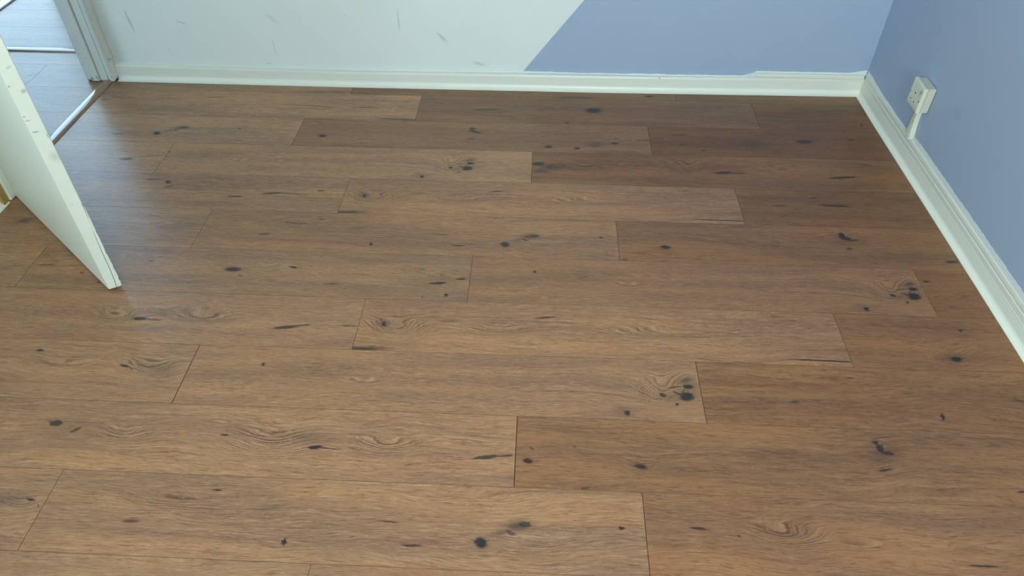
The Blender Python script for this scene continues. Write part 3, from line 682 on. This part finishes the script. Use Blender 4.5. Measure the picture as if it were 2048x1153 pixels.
XL, XR, XT = -1.7185, 1.262, -1.745
for k in range(-1, 21):
    ya, yb = row_range(k)
    ya = max(ya, FRONT_Y)
    ybc = min(yb, 2.7195)
    xl = XT if ya > 1.9 else -1.7185
    if ya < 1.94 < yb: xl = -1.7185
    j = JOINT.get(k, (k * 0.437) % L - 0.9)
    n = int(math.floor((xl - j) / L)) - 1
    while True:
        a, b = j + n * L, j + (n + 1) * L
        xa, xb = max(a, xl), min(b, XR if ya > 1.2 else 1.272)
        if a > 1.25: break
        if xb - xa > 0.02:
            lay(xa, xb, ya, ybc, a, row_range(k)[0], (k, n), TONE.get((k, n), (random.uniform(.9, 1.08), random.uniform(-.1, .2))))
        n += 1
# a narrow piece under the doorway's near post, then the hall and the far room
HJ = {0: -2.55, -1: -2.079, 1: -2.2, 2: -2.45, 3: -2.0}
for k in range(-1, 10):
    ya, yb = row_range(k)
    ybc = min(yb, 2.958 if k == -1 else yb)
    if k == -1: ybc = 2.8287
    j = HJ.get(k, -2.0 - (k * 0.391) % 1.2)
    for a, b in ((j - L, j), (j, j + L)):
        xa, xb = max(a, -3.195), min(b, -1.7735)
        if xb - xa > 0.02:
            if xb - xa < 1.0 or True:
                lay(xa, xb, ya, ybc, -1.76 if xb > -1.78 else a, row_range(k)[0], ('h', k), (1.0, 0))
lay(-3.195, -1.935, 2.8287, 2.9445, -1.76, 2.8287, ('h', -2), (1.0, 0))
for k in range(-2, -15, -1):
    ya, yb = row_range(k); ya -= 0.028; yb -= 0.028
    yac = max(ya, 2.9735)
    if yb < 2.98: continue
    lay(-2.598, -1.80, yac, min(yb, 5.298), -1.76, ya, ('h', k), (0.8, 0))  # far boards darkened to offset the strong daylight from the glazed door
    lay(-1.80, -0.005, yac, min(yb, 5.298), -1.80, ya, ('h', k - 20), (0.8, 0))

# ------------------------------------------------------------------ skirting and scotia
BACK_TOE = [(-1.72, 2.6925), (-0.77, 2.688), (0.256, 2.6915), (0.825, 2.700), (1.2407, 2.706)]
RIGHT_TOE = [(-1.45, 1.276), (1.325, 1.2537), (1.676, 1.2502), (2.491, 1.2404), (2.706, 1.2407)]   # y -> x
BACK_TOP = [(-1.72, .064), (-0.77, .0555), (-0.07, .0610), (0.62, .0610), (0.82, .0640), (1.26, .0660)]

def scotia_prof(r=0.018):
    p = [(0.0, 0.0), (0.0, 0.0015)]
    for i in range(1, 8):
        a = i / 8 * math.pi / 2
        p.append((r - r * math.cos(math.pi/2 - a) if False else r * (1 - math.cos(a)) * 0 + (r - 0.0015) * (1 - math.cos(a)) + 0.0, 0.0015 + (r - 0.0015) * math.sin(a)))
    return p
def cove(r=0.018):
    """concave quarter: toe at e=0 on the floor, top at e=r against the skirting; e runs toward the wall"""
    p = [(0.0, 0.0), (0.0, 0.0018)]
    for i in range(1, 9):
        a = i / 8 * math.pi / 2
        p.append((r * math.sin(a), 0.0018 + r * (1 - math.cos(a))))
    p.append((r, 0.0))
    return p

XS = [-1.7195, -1.45, -1.2, -0.95, -0.77, -0.5, -0.25, 0.0, 0.256, 0.5, 0.7, 0.83, 0.95, 1.1, 1.2407]
def back_sweep(name, prof_at, mat, parent=None, x0=-1.7195, x1=None, mitre=True, kind=None):
    xs = [x for x in XS if x0 < x < (x1 if x1 else 9)]
    xs = [x0] + xs
    if x1: xs.append(x1)
    rings = []
    for i, x in enumerate(xs):
        ring = []
        for (e, z) in prof_at(x):
            xx = x
            if mitre and i == len(xs) - 1:
                xx = x + e
            ring.append((xx, lerp_table(BACK_TOE, x) + e, z))
        rings.append(ring)
    return loft(name, rings, mat, parent)

def back_skirt(x):
    t = lerp_table(BACK_TOP, x)
    wd = wall_y(x) - lerp_table(BACK_TOE, x)
    f = 0.0182
    return [(f, 0.0), (f, t - 0.010), (f + 0.0015, t - 0.004), (f + 0.005, t), (wd - 0.0006, t + 0.001), (wd - 0.0006, 0.0)]
bb = back_sweep('baseboard_back', back_skirt, m_gloss)
tag(bb, 'white skirting along the foot of the back wall', 'skirting', 'structure')
def bead(x):
    wd = wall_y(x) - lerp_table(BACK_TOE, x)
    f = wd - 0.0115
    return [(f, .0675), (f, .0810), (f + .0015, .0828), (wd - .0006, .0832), (wd - .0006, .0675)]
bm_ = back_sweep('capping_bead', bead, m_gloss, bb, x0=0.834, x1=1.2530, mitre=False)
bm_['label'] = 'square white bead along the top of the right end'
sc1 = back_sweep('trim_1', lambda x: cove(), m_gloss2)
tag(sc1, 'concave white scotia bead along the floor under the back wall', 'trim', 'structure')

YS = [-1.448, -0.8, -0.2, 0.4, 0.9, 1.325, 1.5, 1.676, 1.9, 2.1, 2.3, 2.491, 2.6, 2.706]
def right_sweep(name, prof_at, mat, parent=None, y0=None, y1=None, mitre=True):
    ys = list(YS)
    if y0 is not None: ys = [y0] + [y for y in ys if y > y0]
    if y1 is not None: ys = [y for y in ys if y < y1] + [y1]
    rings = []
    for i, y in enumerate(ys):
        ring = []
        for (e, z) in prof_at(y):
            yy = y + e if (mitre and i == len(ys) - 1) else y
            ring.append((lerp_table(RIGHT_TOE, y) + e, yy, z))
        rings.append(ring)
    return loft(name, rings, mat, parent, smooth=25)
def right_skirt(y):
    wd = wall_x(y) - lerp_table(RIGHT_TOE, y) - 0.0006
    f = 0.0158
    pr = [(0, 0), (0, .044), (.0006, .0455), (.0002, .047), (.0002, .0485), (.0012, .050), (.0012, .066), (.0030, .0685), (.0022, .071), (.0022, .082), (.0035, .086)]
    out = [(min(f + e, wd - .0008), z) for e, z in pr]
    return out + [(wd, .088), (wd, 0)]
br = right_sweep('baseboard_right', right_skirt, m_gloss)
tag(br, 'moulded white skirting along the foot of the right wall', 'skirting', 'structure')
sc2 = right_sweep('trim_2', lambda y: cove(0.0156), m_gloss2)
tag(sc2, 'concave white scotia bead along the floor under the right wall', 'trim', 'structure')

# ragged painted filler along the skirting tops
def ragged(name, pts_lo, pts_hi, off, parent, mat):
    """thin skin on the wall: paired lower and upper points, pushed off the wall by off"""
    bm = bmesh.new()
    a = [bm.verts.new(p) for p in pts_lo]
    b = [bm.verts.new(p) for p in pts_hi]
    a2 = [bm.verts.new(Vector(p) + Vector(off)) for p in pts_lo]
    b2 = [bm.verts.new(Vector(p) + Vector(off) * 0.6) for p in pts_hi]
    n = len(a)
    for i in range(n - 1):
        bm.faces.new((a[i], a[i+1], b[i+1], b[i]))
        bm.faces.new((a2[i], b2[i], b2[i+1], a2[i+1]))
        bm.faces.new((b[i], b[i+1], b2[i+1], b2[i]))
        bm.faces.new((a[i], a2[i], a2[i+1], a[i+1]))
    bm.faces.new((a[0], b[0], b2[0], a2[0])); bm.faces.new((a[-1], a2[-1], b2[-1], b[-1]))
    return bm_obj(name, bm, mat, parent)

rnd = random.Random(5)
lo_, hi_ = [], []
x = -1.7185
jit = 0.0
while x < 1.262:
    t = lerp_table(BACK_TOP, x) - 0.002
    if x < 0.795: base, amp = t + 0.0075, 0.0012
    elif x < 0.832: base, amp = t + 0.0075 + (x - 0.795) / 0.037 * 0.0145, 0.0012
    elif x < 1.20: base, amp = 0.0885, 0.0008
    else: base, amp = 0.0885 + (x - 1.20) / 0.062 * 0.013, 0.0012
    jit = 0.6 * jit + rnd.uniform(-amp, amp)
    lo_.append((x, wall_y(x) - 0.0004, t - (0 if x < 0.83 else -0.016)))
    hi_.append((x, wall_y(x) - 0.0004, base + jit))
    x += 0.009
pe = ragged('painted_edge', lo_, hi_, (0, -0.0022, 0), bb, m_caulk)
pe['label'] = 'ragged white filler line above the skirting'
# lump of filler where the bead starts
bm = bmesh.new()
pr = [(0.800, .0635), (0.834, .0645), (0.834, .0835), (0.826, .0838), (0.815, .0755), (0.806, .0690)]
fr = [bm.verts.new((px, wall_y(px) - 0.010, pz)) for px, pz in pr]
bk = [bm.verts.new((px, wall_y(px) - 0.0005, pz + 0.0015)) for px, pz in pr]
for i in range(len(pr)):
    j = (i + 1) % len(pr)
    bm.faces.new((fr[i], fr[j], bk[j], bk[i]))
bm.faces.new(fr); bm.faces.new(bk[::-1])
bmesh.ops.bevel(bm, geom=bm.edges[:], offset=0.0015, segments=2, affect='EDGES')
fl = bm_obj('filler_lump', bm, m_caulk, bb); shade(fl)
# chip in the back skirting
bm = bmesh.new()
bmesh.ops.create_icosphere(bm, subdivisions=2, radius=0.0034, matrix=Matrix.Translation((0.462, lerp_table(BACK_TOE, .462) + 0.0205, 0.0555)) @ Matrix.Diagonal((1.2, .5, .8, 1)))
bm_obj('paint_chip', bm, m_bare, bb)['label'] = 'small bare wood chip in the white paint'

lo_, hi_ = [], []
y = -1.445
jit = 0.0
while y < 2.727:
    base = 0.1045 if y < 2.22 else (0.1045 - (y - 2.22) / 0.06 * 0.013 if y < 2.28 else 0.0915 + max(0, y - 2.55) / 0.177 * 0.010)
    amp = 0.0016 if y > 2.15 else 0.0011
    jit = 0.45 * jit + rnd.uniform(-amp, amp)
    lo_.append((wall_x(y) - 0.0004, y, 0.084))
    hi_.append((wall_x(y) - 0.0004, y, base + jit))
    y += 0.006
pe = ragged('painted_edge', lo_, hi_, (-0.0022, 0, 0), br, m_caulk)
pe['label'] = 'ragged white filler line above the skirting'

# left wall skirting (only its far end shows, beside the doorway's near post)
def left_ring(y, prof):
    return [(-1.7055 - e, y, z) for e, z in prof]
bl = loft('baseboard_left', [left_ring(-1.448, [(.0135, 0), (.0135, .055), (.0135+.0005, .060), (.0142, 0)]), left_ring(1.866, [(.0135, 0), (.0135, .055), (.0135+.0005, .060), (.0142, 0)])], m_gloss)
tag(bl, 'white skirting end at the foot of the left wall beside the doorway', 'skirting', 'structure')
t3 = loft('trim_3', [left_ring(-1.448, cove(0.0133)), left_ring(1.866, cove(0.0133))], m_gloss2)
tag(t3, 'concave white scotia end on the floor left of the open door', 'trim', 'structure')

# ------------------------------------------------------------------ door frame
frame = tag(empty('trim_4', (-1.78, 2.30, 0)), 'worn white timber frame round the open doorway, chipped at its foot', 'door frame', 'structure')
frame_off = Vector((1.78, -2.30, 0))
def post(name, plan, mat, z1=DZ, foot=None, bevel=0.0018):
    """upright board: plan polygon, with an optional uneven foot (list of z per plan point)"""
    bm = bmesh.new()
    foot = foot or [0.0] * len(plan)
    lo_ = [bm.verts.new((px, py, fz)) for (px, py), fz in zip(plan, foot)]
    mid = [bm.verts.new((px, py, max(foot) + 0.03)) for (px, py) in plan]
    hi_ = [bm.verts.new((px, py, z1)) for (px, py) in plan]
    n = len(plan)
    for A, B in ((lo_, mid), (mid, hi_)):
        for i in range(n):
            j = (i + 1) % n
            bm.faces.new((A[i], A[j], B[j], B[i]))
    bm.faces.new(lo_[::-1]); bm.faces.new(hi_)
    for v in bm.verts: v.co += frame_off
    o = bm_obj(name, bm, mat, frame)
    shade(o, 30)
    return o
# far post: lining board, planted stop, rounded architrave edge against the back wall
lin = [(-1.8445, 2.716), (-1.8445, 2.692), (-1.8425, 2.690), (-1.836, 2.6895), (-1.829, 2.690), (-1.822, 2.6895), (-1.814, 2.690), (-1.806, 2.6895), (-1.798, 2.690), (-1.7925, 2.6905), (-1.7905, 2.693), (-1.7895, 2.700), (-1.7885, 2.716)]
post('lining', lin, m_frame, foot=[.004, .006, .005, .0045, .006, .002, .001, .003, .0008, .004, .002, .002, .002])
stop = [(-1.7884, 2.716), (-1.7884, 2.6985), (-1.7870, 2.6950), (-1.7850, 2.6940), (-1.7600, 2.6935), (-1.7580, 2.6950), (-1.7572, 2.700), (-1.7572, 2.716)]
post('door_stop', stop, m_frame, foot=[.003] * 8)
arch = []
for i in range(9):
    a = math.pi * i / 8
    arch.append((-1.7385 - 0.0180 * math.cos(a), 2.7000 - 0.0105 * math.sin(a) ** 0.6))
arch = [(-1.7565, 2.7180)] + arch + [(-1.7205, 2.7180)]
def foot_z(px): return 0.0015 + 0.016 * abs((px + 1.7385) / 0.018) ** 3
post('architrave', arch, m_frame, foot=[foot_z(px) for px, py in arch])
bd = [(-1.7570, 2.700), (-1.7560, 2.6925), (-1.7545, 2.6912), (-1.7525, 2.6918), (-1.7512, 2.6940), (-1.7508, 2.700)]
# near post, mostly behind the door leaf
post('lining', [(-1.8445, DY0 - .003), (-1.8445, DY0 - .03), (-1.722, DY0 - .03), (-1.722, DY0 - .003)], m_frame)
post('architrave', [(-1.7195, 1.8740), (-1.7195, 1.9050), (-1.7060, 1.9050), (-1.7045, 1.9030), (-1.7045, 1.8755), (-1.7060, 1.8740)], m_gloss, foot=[.003]*6)
strip_plan = [(-1.7195, 1.8450), (-1.7195, 1.8735), (-1.7115, 1.8735), (-1.7105, 1.8600), (-1.7105, 1.8450)]
bs = post('backing_strip', strip_plan, m_bare, z1=0.32, foot=[.001]*5)
post('backing_strip', strip_plan, m_gloss, z1=DZ, foot=[.3205]*5)
bs['label'] = 'strip of bare yellow timber where the paint has gone'
# head of the frame
bm = bmesh.new()
add_box(bm, -1.8445, -1.722, DY0, 2.6890, DZ, DZ + 0.019)
for v in bm.verts: v.co += frame_off
bm_obj('head_lining', bm, m_frame, frame)
bm = bmesh.new()
add_box(bm, -1.7195, -1.7045, 1.8740, 2.715, DZ, DZ + 0.05)
for v in bm.verts: v.co += frame_off
bm_obj('head_architrave', bm, m_gloss, frame)
# dark crack between stop and architrave foot
bm = bmesh.new()
add_box(bm, -1.7572, -1.7555, 2.6955, 2.712, 0.001, 0.024)
for v in bm.verts: v.co += frame_off
bm_obj('open_joint', bm, plain('raw_timber_crack', (0.16, 0.06, 0.03, 1), 0.8), frame)['label'] = 'open brown joint at the foot of the post'

# ------------------------------------------------------------------ threshold strips
m_strip = strip_wood('threshold_wood', (0.36, 0.18, 0.09, 1), 0.14)
def dome_strip(name, p0, p1, width, height, mat):
    """low rounded strip from p0 to p1"""
    p0, p1 = Vector(p0), Vector(p1)
    d = (p1 - p0).normalized()
    nrm = Vector((-d.y, d.x, 0))
    prof = [(-width/2, 0.0), (-width/2, 0.0016)]
    for i in range(1, 10):
        a = math.pi * i / 10
        prof.append((-width/2 * math.cos(a) * 0.98, 0.0016 + (height - 0.0016) * math.sin(a) ** 0.75))
    prof += [(width/2, 0.0016), (width/2, 0.0)]
    rings = []
    for p in (p0, p1):
        rings.append([tuple(nrm * a + Vector((0, 0, z))) if p is p0 else tuple((p1 - p0) + nrm * a + Vector((0, 0, z))) for a, z in prof])
    o = loft(name, rings, mat, smooth=50)
    o.location = p0
    return o
th = dome_strip('threshold_strip', (-1.7590, 1.936, 0), (-1.7590, 2.6885, 0), 0.038, 0.0075, m_strip)
tag(th, 'rounded brown wood threshold strip across the doorway behind the open door', 'threshold')
th2 = dome_strip('threshold_strip', (-1.932, 2.9590, 0), (-2.598, 2.9590, 0), 0.034, 0.0075, m_strip)
tag(th2, 'rounded threshold strip between hall and far room, farther from the open door', 'threshold')

# ------------------------------------------------------------------ door leaf, standing open into the room
DOOR_MARKS_EDGE = [(0.026, .611, .006, .004, .6, .45, 's'), (0.004, .552, .003, .002, 0, .5, 's'), (0.007, .541, .006, .0012, 0, .5, 's'),
                   (0.011, .510, .006, .0016, -.1, .6, 's'), (0.031, .494, .003, .006, 0, .35, 's'), (0.024, .438, .010, .014, 0, .35, 'h'),
                   (0.003, .628, .003, .002, 0, .5, 's'), (0.012, .30, .004, .0015, 0, .25, 's'), (0.020, .67, .006, .002, .4, .3, 's')]
m_door = paint_material('door_paint', (0.74, 0.79, 0.70, 1), 0.42, dirt=0.05, dirtcol=(0.42, 0.42, 0.32, 1), bump=0.12)
m_dedge = paint_material('door_edge_paint', (0.75, 0.80, 0.68, 1), 0.36, DOOR_MARKS_EDGE, 'YZ', dirt=0.08, dirtcol=(0.45, 0.42, 0.28, 1), markcol=(0.22, 0.19, 0.12, 1), bump=0.4)
A = Vector((-1.1950, 1.4630, 0.0))
dd = Vector((-0.7623, 0.6472, 0)).normalized()         # free edge -> hinge
dn = Vector((dd.y, -dd.x, 0))                           # through the leaf, away from the viewer's left
if dn.y < 0: dn = -dn
leaf = tag(empty('door_1', A), 'white painted door leaf standing open into the room', 'door', 'structure')
leaf.rotation_euler = (0, 0, math.atan2(-dd.y, -dd.x))  # local -x runs to the hinge, +y through the thickness
LEN, TH, HT, Z0 = 0.700, 0.0345, 1.985, 0.006
SK = 0.0095                                              # leading edge planed at a slant
def leaf_plan(inset=0.0):
    r = 0.0022
    return [(-LEN, 0.0), (-r*2, 0.0), (-r*.6, r*.4), (0.0, r*1.3), (SK*.94, TH - r*1.8), (SK - r*.3, TH - r*.5), (SK - r*1.8, TH), (-LEN, TH)]
bm = bmesh.new()
pl = leaf_plan()
low = [bm.verts.new((x - (0.004 if x > -0.5 else 0), TH/2 + (y - TH/2) * 0.80, Z0)) for x, y in pl]
lo_ = [bm.verts.new((x, y, Z0 + 0.0045)) for x, y in pl]
hi_ = [bm.verts.new((x, y, Z0 + HT)) for x, y in pl]
n = len(pl)
for i in range(n):
    j = (i + 1) % n
    bm.faces.new((low[i], low[j], lo_[j], lo_[i]))
for i in range(n):
    j = (i + 1) % n
    bm.faces.new((lo_[i], lo_[j], hi_[j], hi_[i]))
bm.faces.new(low[::-1]); bm.faces.new(hi_)
o = bm_obj('panel', bm, m_door, leaf); shade(o, 25)
# edge facing: the wide strip, then the slimmer lipping that a long crack divides from it
def edge_pt(s, z, out=0.0012):
    x = SK * s; y = TH * s
    nx, ny = TH, -SK
    l = math.hypot(nx, ny)
    return (x + nx / l * out, y + ny / l * out, z)
CR = [(0.006, .585), (0.015, .603), (0.036, .667), (0.073, .720), (0.127, .735), (0.187, .800), (0.251, .905), (0.291, .965)]
rnd = random.Random(11)
def edge_strip(name, left, right, zs, out, mat, jl=0.0, jr=0.0):
    bm = bmesh.new()
    ra, rb, rc, rd = [], [], [], []
    for z in zs:
        sl = left(z) + rnd.uniform(-jl, jl); sr = right(z) + rnd.uniform(-jr, jr)
        ra.append(bm.verts.new(edge_pt(sl, z, 0.0))); rb.append(bm.verts.new(edge_pt(sl + .012, z, out)))
        rc.append(bm.verts.new(edge_pt(sr - .012, z, out))); rd.append(bm.verts.new(edge_pt(sr, z, 0.0)))
    for i in range(len(zs) - 1):
        for p, q in ((ra, rb), (rb, rc), (rc, rd)):
            bm.faces.new((p[i], q[i], q[i+1], p[i+1]))
    bm.faces.new([ra[0], rd[0], rc[0], rb[0]]); bm.faces.new([ra[-1], rb[-1], rc[-1], rd[-1]])
    for i in range(len(zs) - 1):
        bm.faces.new((ra[i], ra[i+1], rd[i+1], rd[i]))
    return bm_obj(name, bm, mat, leaf)
zs = [0.0105 + 0.0124 * i for i in range(0, 24)] + [0.32 + 0.06 * i for i in range(0, 28)]
crack = lambda z: lerp_table(CR, z) if z < 0.295 else 0.975
edge_strip('edge_facing', lambda z: .05, lambda z: crack(z) - .030, zs, 0.0011, m_dedge, jl=.012)
lz = [0.0105 + 0.0079 * i for i in range(0, 36)]
def notch(z):
    s = 1.0 - 0.16 * max(0, 1 - (z - 0.0105) / 0.009)
    for zc, wd, dp in ((0.132, .006, .13), (0.036, .005, .08), (0.075, .004, .06), (0.20, .006, .05)):
        s -= dp * max(0, 1 - abs(z - zc) / wd)
    return s
edge_strip('edge_lipping', lambda z: crack(z) + .012, notch, lz, 0.0016, m_dedge, jr=.012)['label'] = 'loose cracked lipping strip along the door edge'
# hinges on the hinge stile
edge_strip('crack', lambda z: crack(z) - .034, lambda z: crack(z) + .022, [z for z in zs if z < 0.30], 0.0004, plain('old_crack', (0.27, 0.28, 0.22, 1), 0.7))
for z in (0.22, 1.0, 1.72):
    bm = bmesh.new()
    bmesh.ops.create_cone(bm, cap_ends=True, segments=14, radius1=0.006, radius2=0.006, depth=0.09, matrix=Matrix.Translation((-LEN - 0.005, -0.0035 + 0.004, z)))
    o = bm_obj('hinge', bm, plain('painted_steel', (0.6, 0.62, 0.58, 1), 0.35), leaf); shade(o)

# ------------------------------------------------------------------ wall socket
def rect_holes_face(bm, us, vs_, holes, place, depth):
    """grid face over cuts us x vs_ with sunken cells; place(u, v, d) -> xyz"""
    cache = {}
    def V(u, v, d):
        k = (round(u, 6), round(v, 6), d)
        if k not in cache: cache[k] = bm.verts.new(place(u, v, d))
        return cache[k]
    dark = []
    def sunk(i, j):
        if i < 0 or j < 0 or i >= len(us) - 1 or j >= len(vs_) - 1: return False
        cu, cv = (us[i] + us[i+1]) / 2, (vs_[j] + vs_[j+1]) / 2
        return any(a < cu < b and c < cv < d for a, b, c, d in holes)
    for i in range(len(us) - 1):
        for j in range(len(vs_) - 1):
            q = [(us[i], vs_[j]), (us[i+1], vs_[j]), (us[i+1], vs_[j+1]), (us[i], vs_[j+1])]
            if not sunk(i, j):
                bm.faces.new([V(a, b, 0) for a, b in q])
                continue
            for s, (di, dj) in enumerate(((0, -1), (1, 0), (0, 1), (-1, 0))):
                if sunk(i + di, j + dj): continue
                (pa, pb), (qa, qb) = q[s], q[(s + 1) % 4]
                dark.append(bm.faces.new((V(pa, pb, 0), V(qa, qb, 0), V(qa, qb, depth), V(pa, pb, depth))))
            dark.append(bm.faces.new([V(a, b, depth) for a, b in q]))
    return V, dark

SY0, SY1, SZ0, SZ1, SXF = 2.2240, 2.3120, 0.1970, 0.2845, 1.2285
sock = tag(empty('power_socket', (1.268, (SY0 + SY1) / 2, SZ0)), 'white switched single power socket on a surface box on the blue wall', 'socket')
so = -Vector(sock.location)
bm = bmesh.new()
add_box(bm, SXF + 0.0125, 1.2675, SY0 + 0.0012, SY1 - 0.0012, SZ0 + 0.0012, SZ1 - 0.0012)
bmesh.ops.bevel(bm, geom=bm.edges[:], offset=0.002, segments=2, affect='EDGES')
for v in bm.verts: v.co += so
o = bm_obj('back_box', bm, m_plastic_old, sock); shade(o)
# faceplate: rounded rim and a front with real slots
S = 0.088
holes = [(.425, .470, .395, .480), (.240, .315, .715, .755), (.535, .610, .730, .770), (.065, .110, .520, .562), (.895, .950, .530, .585), (.775, .925, .165, .415)]
us = sorted(set([0.055, 0.945] + [h for H in holes for h in H[:2]]))
us = [u for u in us if u <= 0.945] 
holes[4] = (.885, .935, .530, .585)
us = sorted(set([0.045, 0.955] + [h for H in holes for h in H[:2]]))
vz = sorted(set([0.045, 0.955] + [h for H in holes for h in H[2:]]))
bm = bmesh.new()
place = lambda u, v, d: (SXF + d, SY1 - u * S, SZ1 - v * (SZ1 - SZ0))
V, dark = rect_holes_face(bm, us, vz, holes, place, 0.0045)
edge = [V(u, 0.045, 0) for u in us] + [V(0.955, v, 0) for v in vz[1:]] + [V(u, 0.955, 0) for u in us[::-1][1:]] + [V(0.045, v, 0) for v in vz[::-1][1:-1]]
def push(ring, k, d):
    out = []
    for v in ring:
        y, z = v.co.y, v.co.z
        cy, cz = (SY0 + SY1) / 2, (SZ0 + SZ1) / 2
        ny = cy + (y - cy) * k; nz = cz + (z - cz) * k
        out.append(bm.verts.new((SXF + d, ny, nz)))
    return out
r0 = edge
full = 1 / 0.91
for k, d in ((1 + (full - 1) * .55, 0.0010), (1 + (full - 1) * .88, 0.0030), (full, 0.0060), (full, 0.0118), (full * .985, 0.0122)):
    r1 = push(edge, k, d)
    for i in range(len(r0)):
        j = (i + 1) % len(r0)
        bm.faces.new((r0[i], r0[j], r1[j], r1[i]))
    r0 = r1
bm.faces.new(r0[::-1])
for f in dark: f.material_index = 1
for v in bm.verts: v.co += so
o = bm_obj('faceplate', bm, m_plastic, sock)
o.data.materials.append(m_hole); shade(o, 35)
# rocker switch, tilted in its recess
bm = bmesh.new()
u0, u1, v0, v1 = .785, .915, .175, .405
q = [(u0, v0, -.0004), (u1, v0, -.0004), (u1, (v0+v1)/2, .0012), (u0, (v0+v1)/2, .0012), (u0, v1, -.0022), (u1, v1, -.0022)]
fr_ = [bm.verts.new(place(a, b, d)) for a, b, d in q]
bk_ = [bm.verts.new(place(a, b, .0042)) for a, b, d in q]
bm.faces.new((fr_[0], fr_[1], fr_[2], fr_[3])); bm.faces.new((fr_[3], fr_[2], fr_[5], fr_[4]))
loop = [0, 1, 2, 5, 4, 3]
for i in range(6):
    a, b = loop[i], loop[(i + 1) % 6]
    bm.faces.new((fr_[a], fr_[b], bk_[b], bk_[a]))
bm.faces.new([bk_[i] for i in loop])
for v in bm.verts: v.co += so
bm_obj('rocker_switch', bm, m_plastic_old, sock)

# cable trunking from the socket down to the skirting
trk = empty('cable_trunking', (1.262, 2.268, 0.098))
tag(trk, 'short white cable trunking dropping from the socket to the skirting', 'trunking')
to = -Vector(trk.location)
rings = []
for z, y0_, y1_, xf in ((0.1000, 2.2420, 2.2830, 1.2515), (0.118, 2.2475, 2.2815, 1.2525), (0.135, 2.2520, 2.2805, 1.2530), (0.165, 2.2555, 2.2800, 1.2535), (0.1968, 2.2565, 2.2795, 1.2540)):
    xb = wall_x(2.268) - 0.0006
    r = 0.0025
    ring = [(xb, y0_, z), (xf + r, y0_, z), (xf + r*.3, y0_ + r*.3, z), (xf, y0_ + r, z), (xf, y1_ - r, z), (xf + r*.3, y1_ - r*.3, z), (xf + r, y1_, z), (xb, y1_, z)]
    rings.append([tuple(Vector(p) + to) for p in ring])
loft('casing', rings, m_plastic, trk, smooth=50)
bm = bmesh.new()
add_box(bm, 1.2490, wall_x(2.26) - .0006, 2.2400, 2.2660, 0.0895, 0.1045)
bmesh.ops.bevel(bm, geom=bm.edges[:], offset=0.003, segments=2, affect='EDGES')
for v in bm.verts: v.co += to
o = bm_obj('end_collar', bm, m_plastic, trk); shade(o)
bm = bmesh.new()
bmesh.ops.create_cone(bm, cap_ends=True, segments=10, radius1=0.0022, radius2=0.0018, depth=0.0012, matrix=Matrix.Translation(Vector((1.2530, 2.2635, 0.146)) + to) @ Matrix.Rotation(math.radians(90), 4, 'Y'))
bm_obj('fixing_pin', bm, plain('dull_pin', (0.30, 0.28, 0.22, 1), 0.5), trk)

# ------------------------------------------------------------------ window behind the viewer, glazed door of the far room
def glazing(name, label, cat, axis, pos, a0, a1, z0, z1, bars, bottom):
    """frame of rails and stiles with glass panes; axis 'Y' = wall along X at y=pos, axis 'X' = wall along Y at x=pos"""
    root = tag(empty(name, (0, 0, 0)), label, cat, 'structure')
    def B(nm, p0, p1, q0, q1, dpt, mat, bev=0.004):
        if axis == 'Y': return box_obj(nm, p0, p1, pos - dpt, pos + dpt, q0, q1, mat, root, bev)
        return box_obj(nm, pos - dpt, pos + dpt, p0, p1, q0, q1, mat, root, bev)
    f = 0.055
    B('bottom_rail', a0, a1, z0, z0 + bottom, .028, m_upvc)
    B('top_rail', a0, a1, z1 - f, z1, .028, m_upvc)
    edges_ = [a0] + bars + [a1]
    for i, e_ in enumerate(edges_):
        lo_, hi_ = (e_, e_ + f) if i == 0 else ((e_ - f, e_) if i == len(edges_) - 1 else (e_ - f/2, e_ + f/2))
        B('stile', lo_, hi_, z0 + bottom, z1 - f, .026, m_upvc)
    for i in range(len(edges_) - 1):
        lo_ = edges_[i] + (f if i == 0 else f/2); hi_ = edges_[i+1] - (f if i == len(edges_) - 2 else f/2)
        B('pane', lo_, hi_, z0 + bottom, z1 - f, .002, m_glass, 0)
    return root
glazing('window_1', 'wide white framed window in the left wall beside the viewer', 'window', 'X', -1.795, WIN[0], WIN[1], WIN[2], WIN[3], [(WIN[0] + WIN[1]) / 2], 0.055)
tag(box_obj('trim_5', -1.75, -1.60, WIN[0] - .05, WIN[1] + .05, WIN[2] - 0.03, WIN[2] - 0.001, m_gloss2, None, 0.006), 'white sill board under the left wall window', 'sill', 'structure')
glazing('window_3', 'wide white framed window in the wall behind the viewer', 'window', 'Y', FRONT_Y - 0.09, WINF[0], WINF[1], WINF[2], WINF[3], [(WINF[0] + WINF[1]) / 2], 0.055)
tag(box_obj('trim_6', WINF[0] - .05, WINF[1] + .05, FRONT_Y - 0.05, FRONT_Y + 0.10, WINF[2] - 0.03, WINF[2] - 0.001, m_gloss2, None, 0.006), 'white sill board under the window behind the viewer', 'sill', 'structure')
glazing('window_4', 'unseen white framed hall window, added to light the door frame', 'window', 'X', -3.25, WINH[0], WINH[1], WINH[2], WINH[3], [], 0.055)
glazing('window_2', 'tall glazed door of the far room glowing with daylight', 'window', 'X', GLZ_X - 0.01, GLZ[0], GLZ[1], 0.0, GLZ[3], [(GLZ[0] + GLZ[1]) / 2], 0.007)
tag(box_obj('balcony_floor', -3.9, -2.73, 2.95, 5.0, -0.08, -0.02, m_tile), 'bright blue lit balcony floor outside the far glazed door', 'balcony', 'structure')
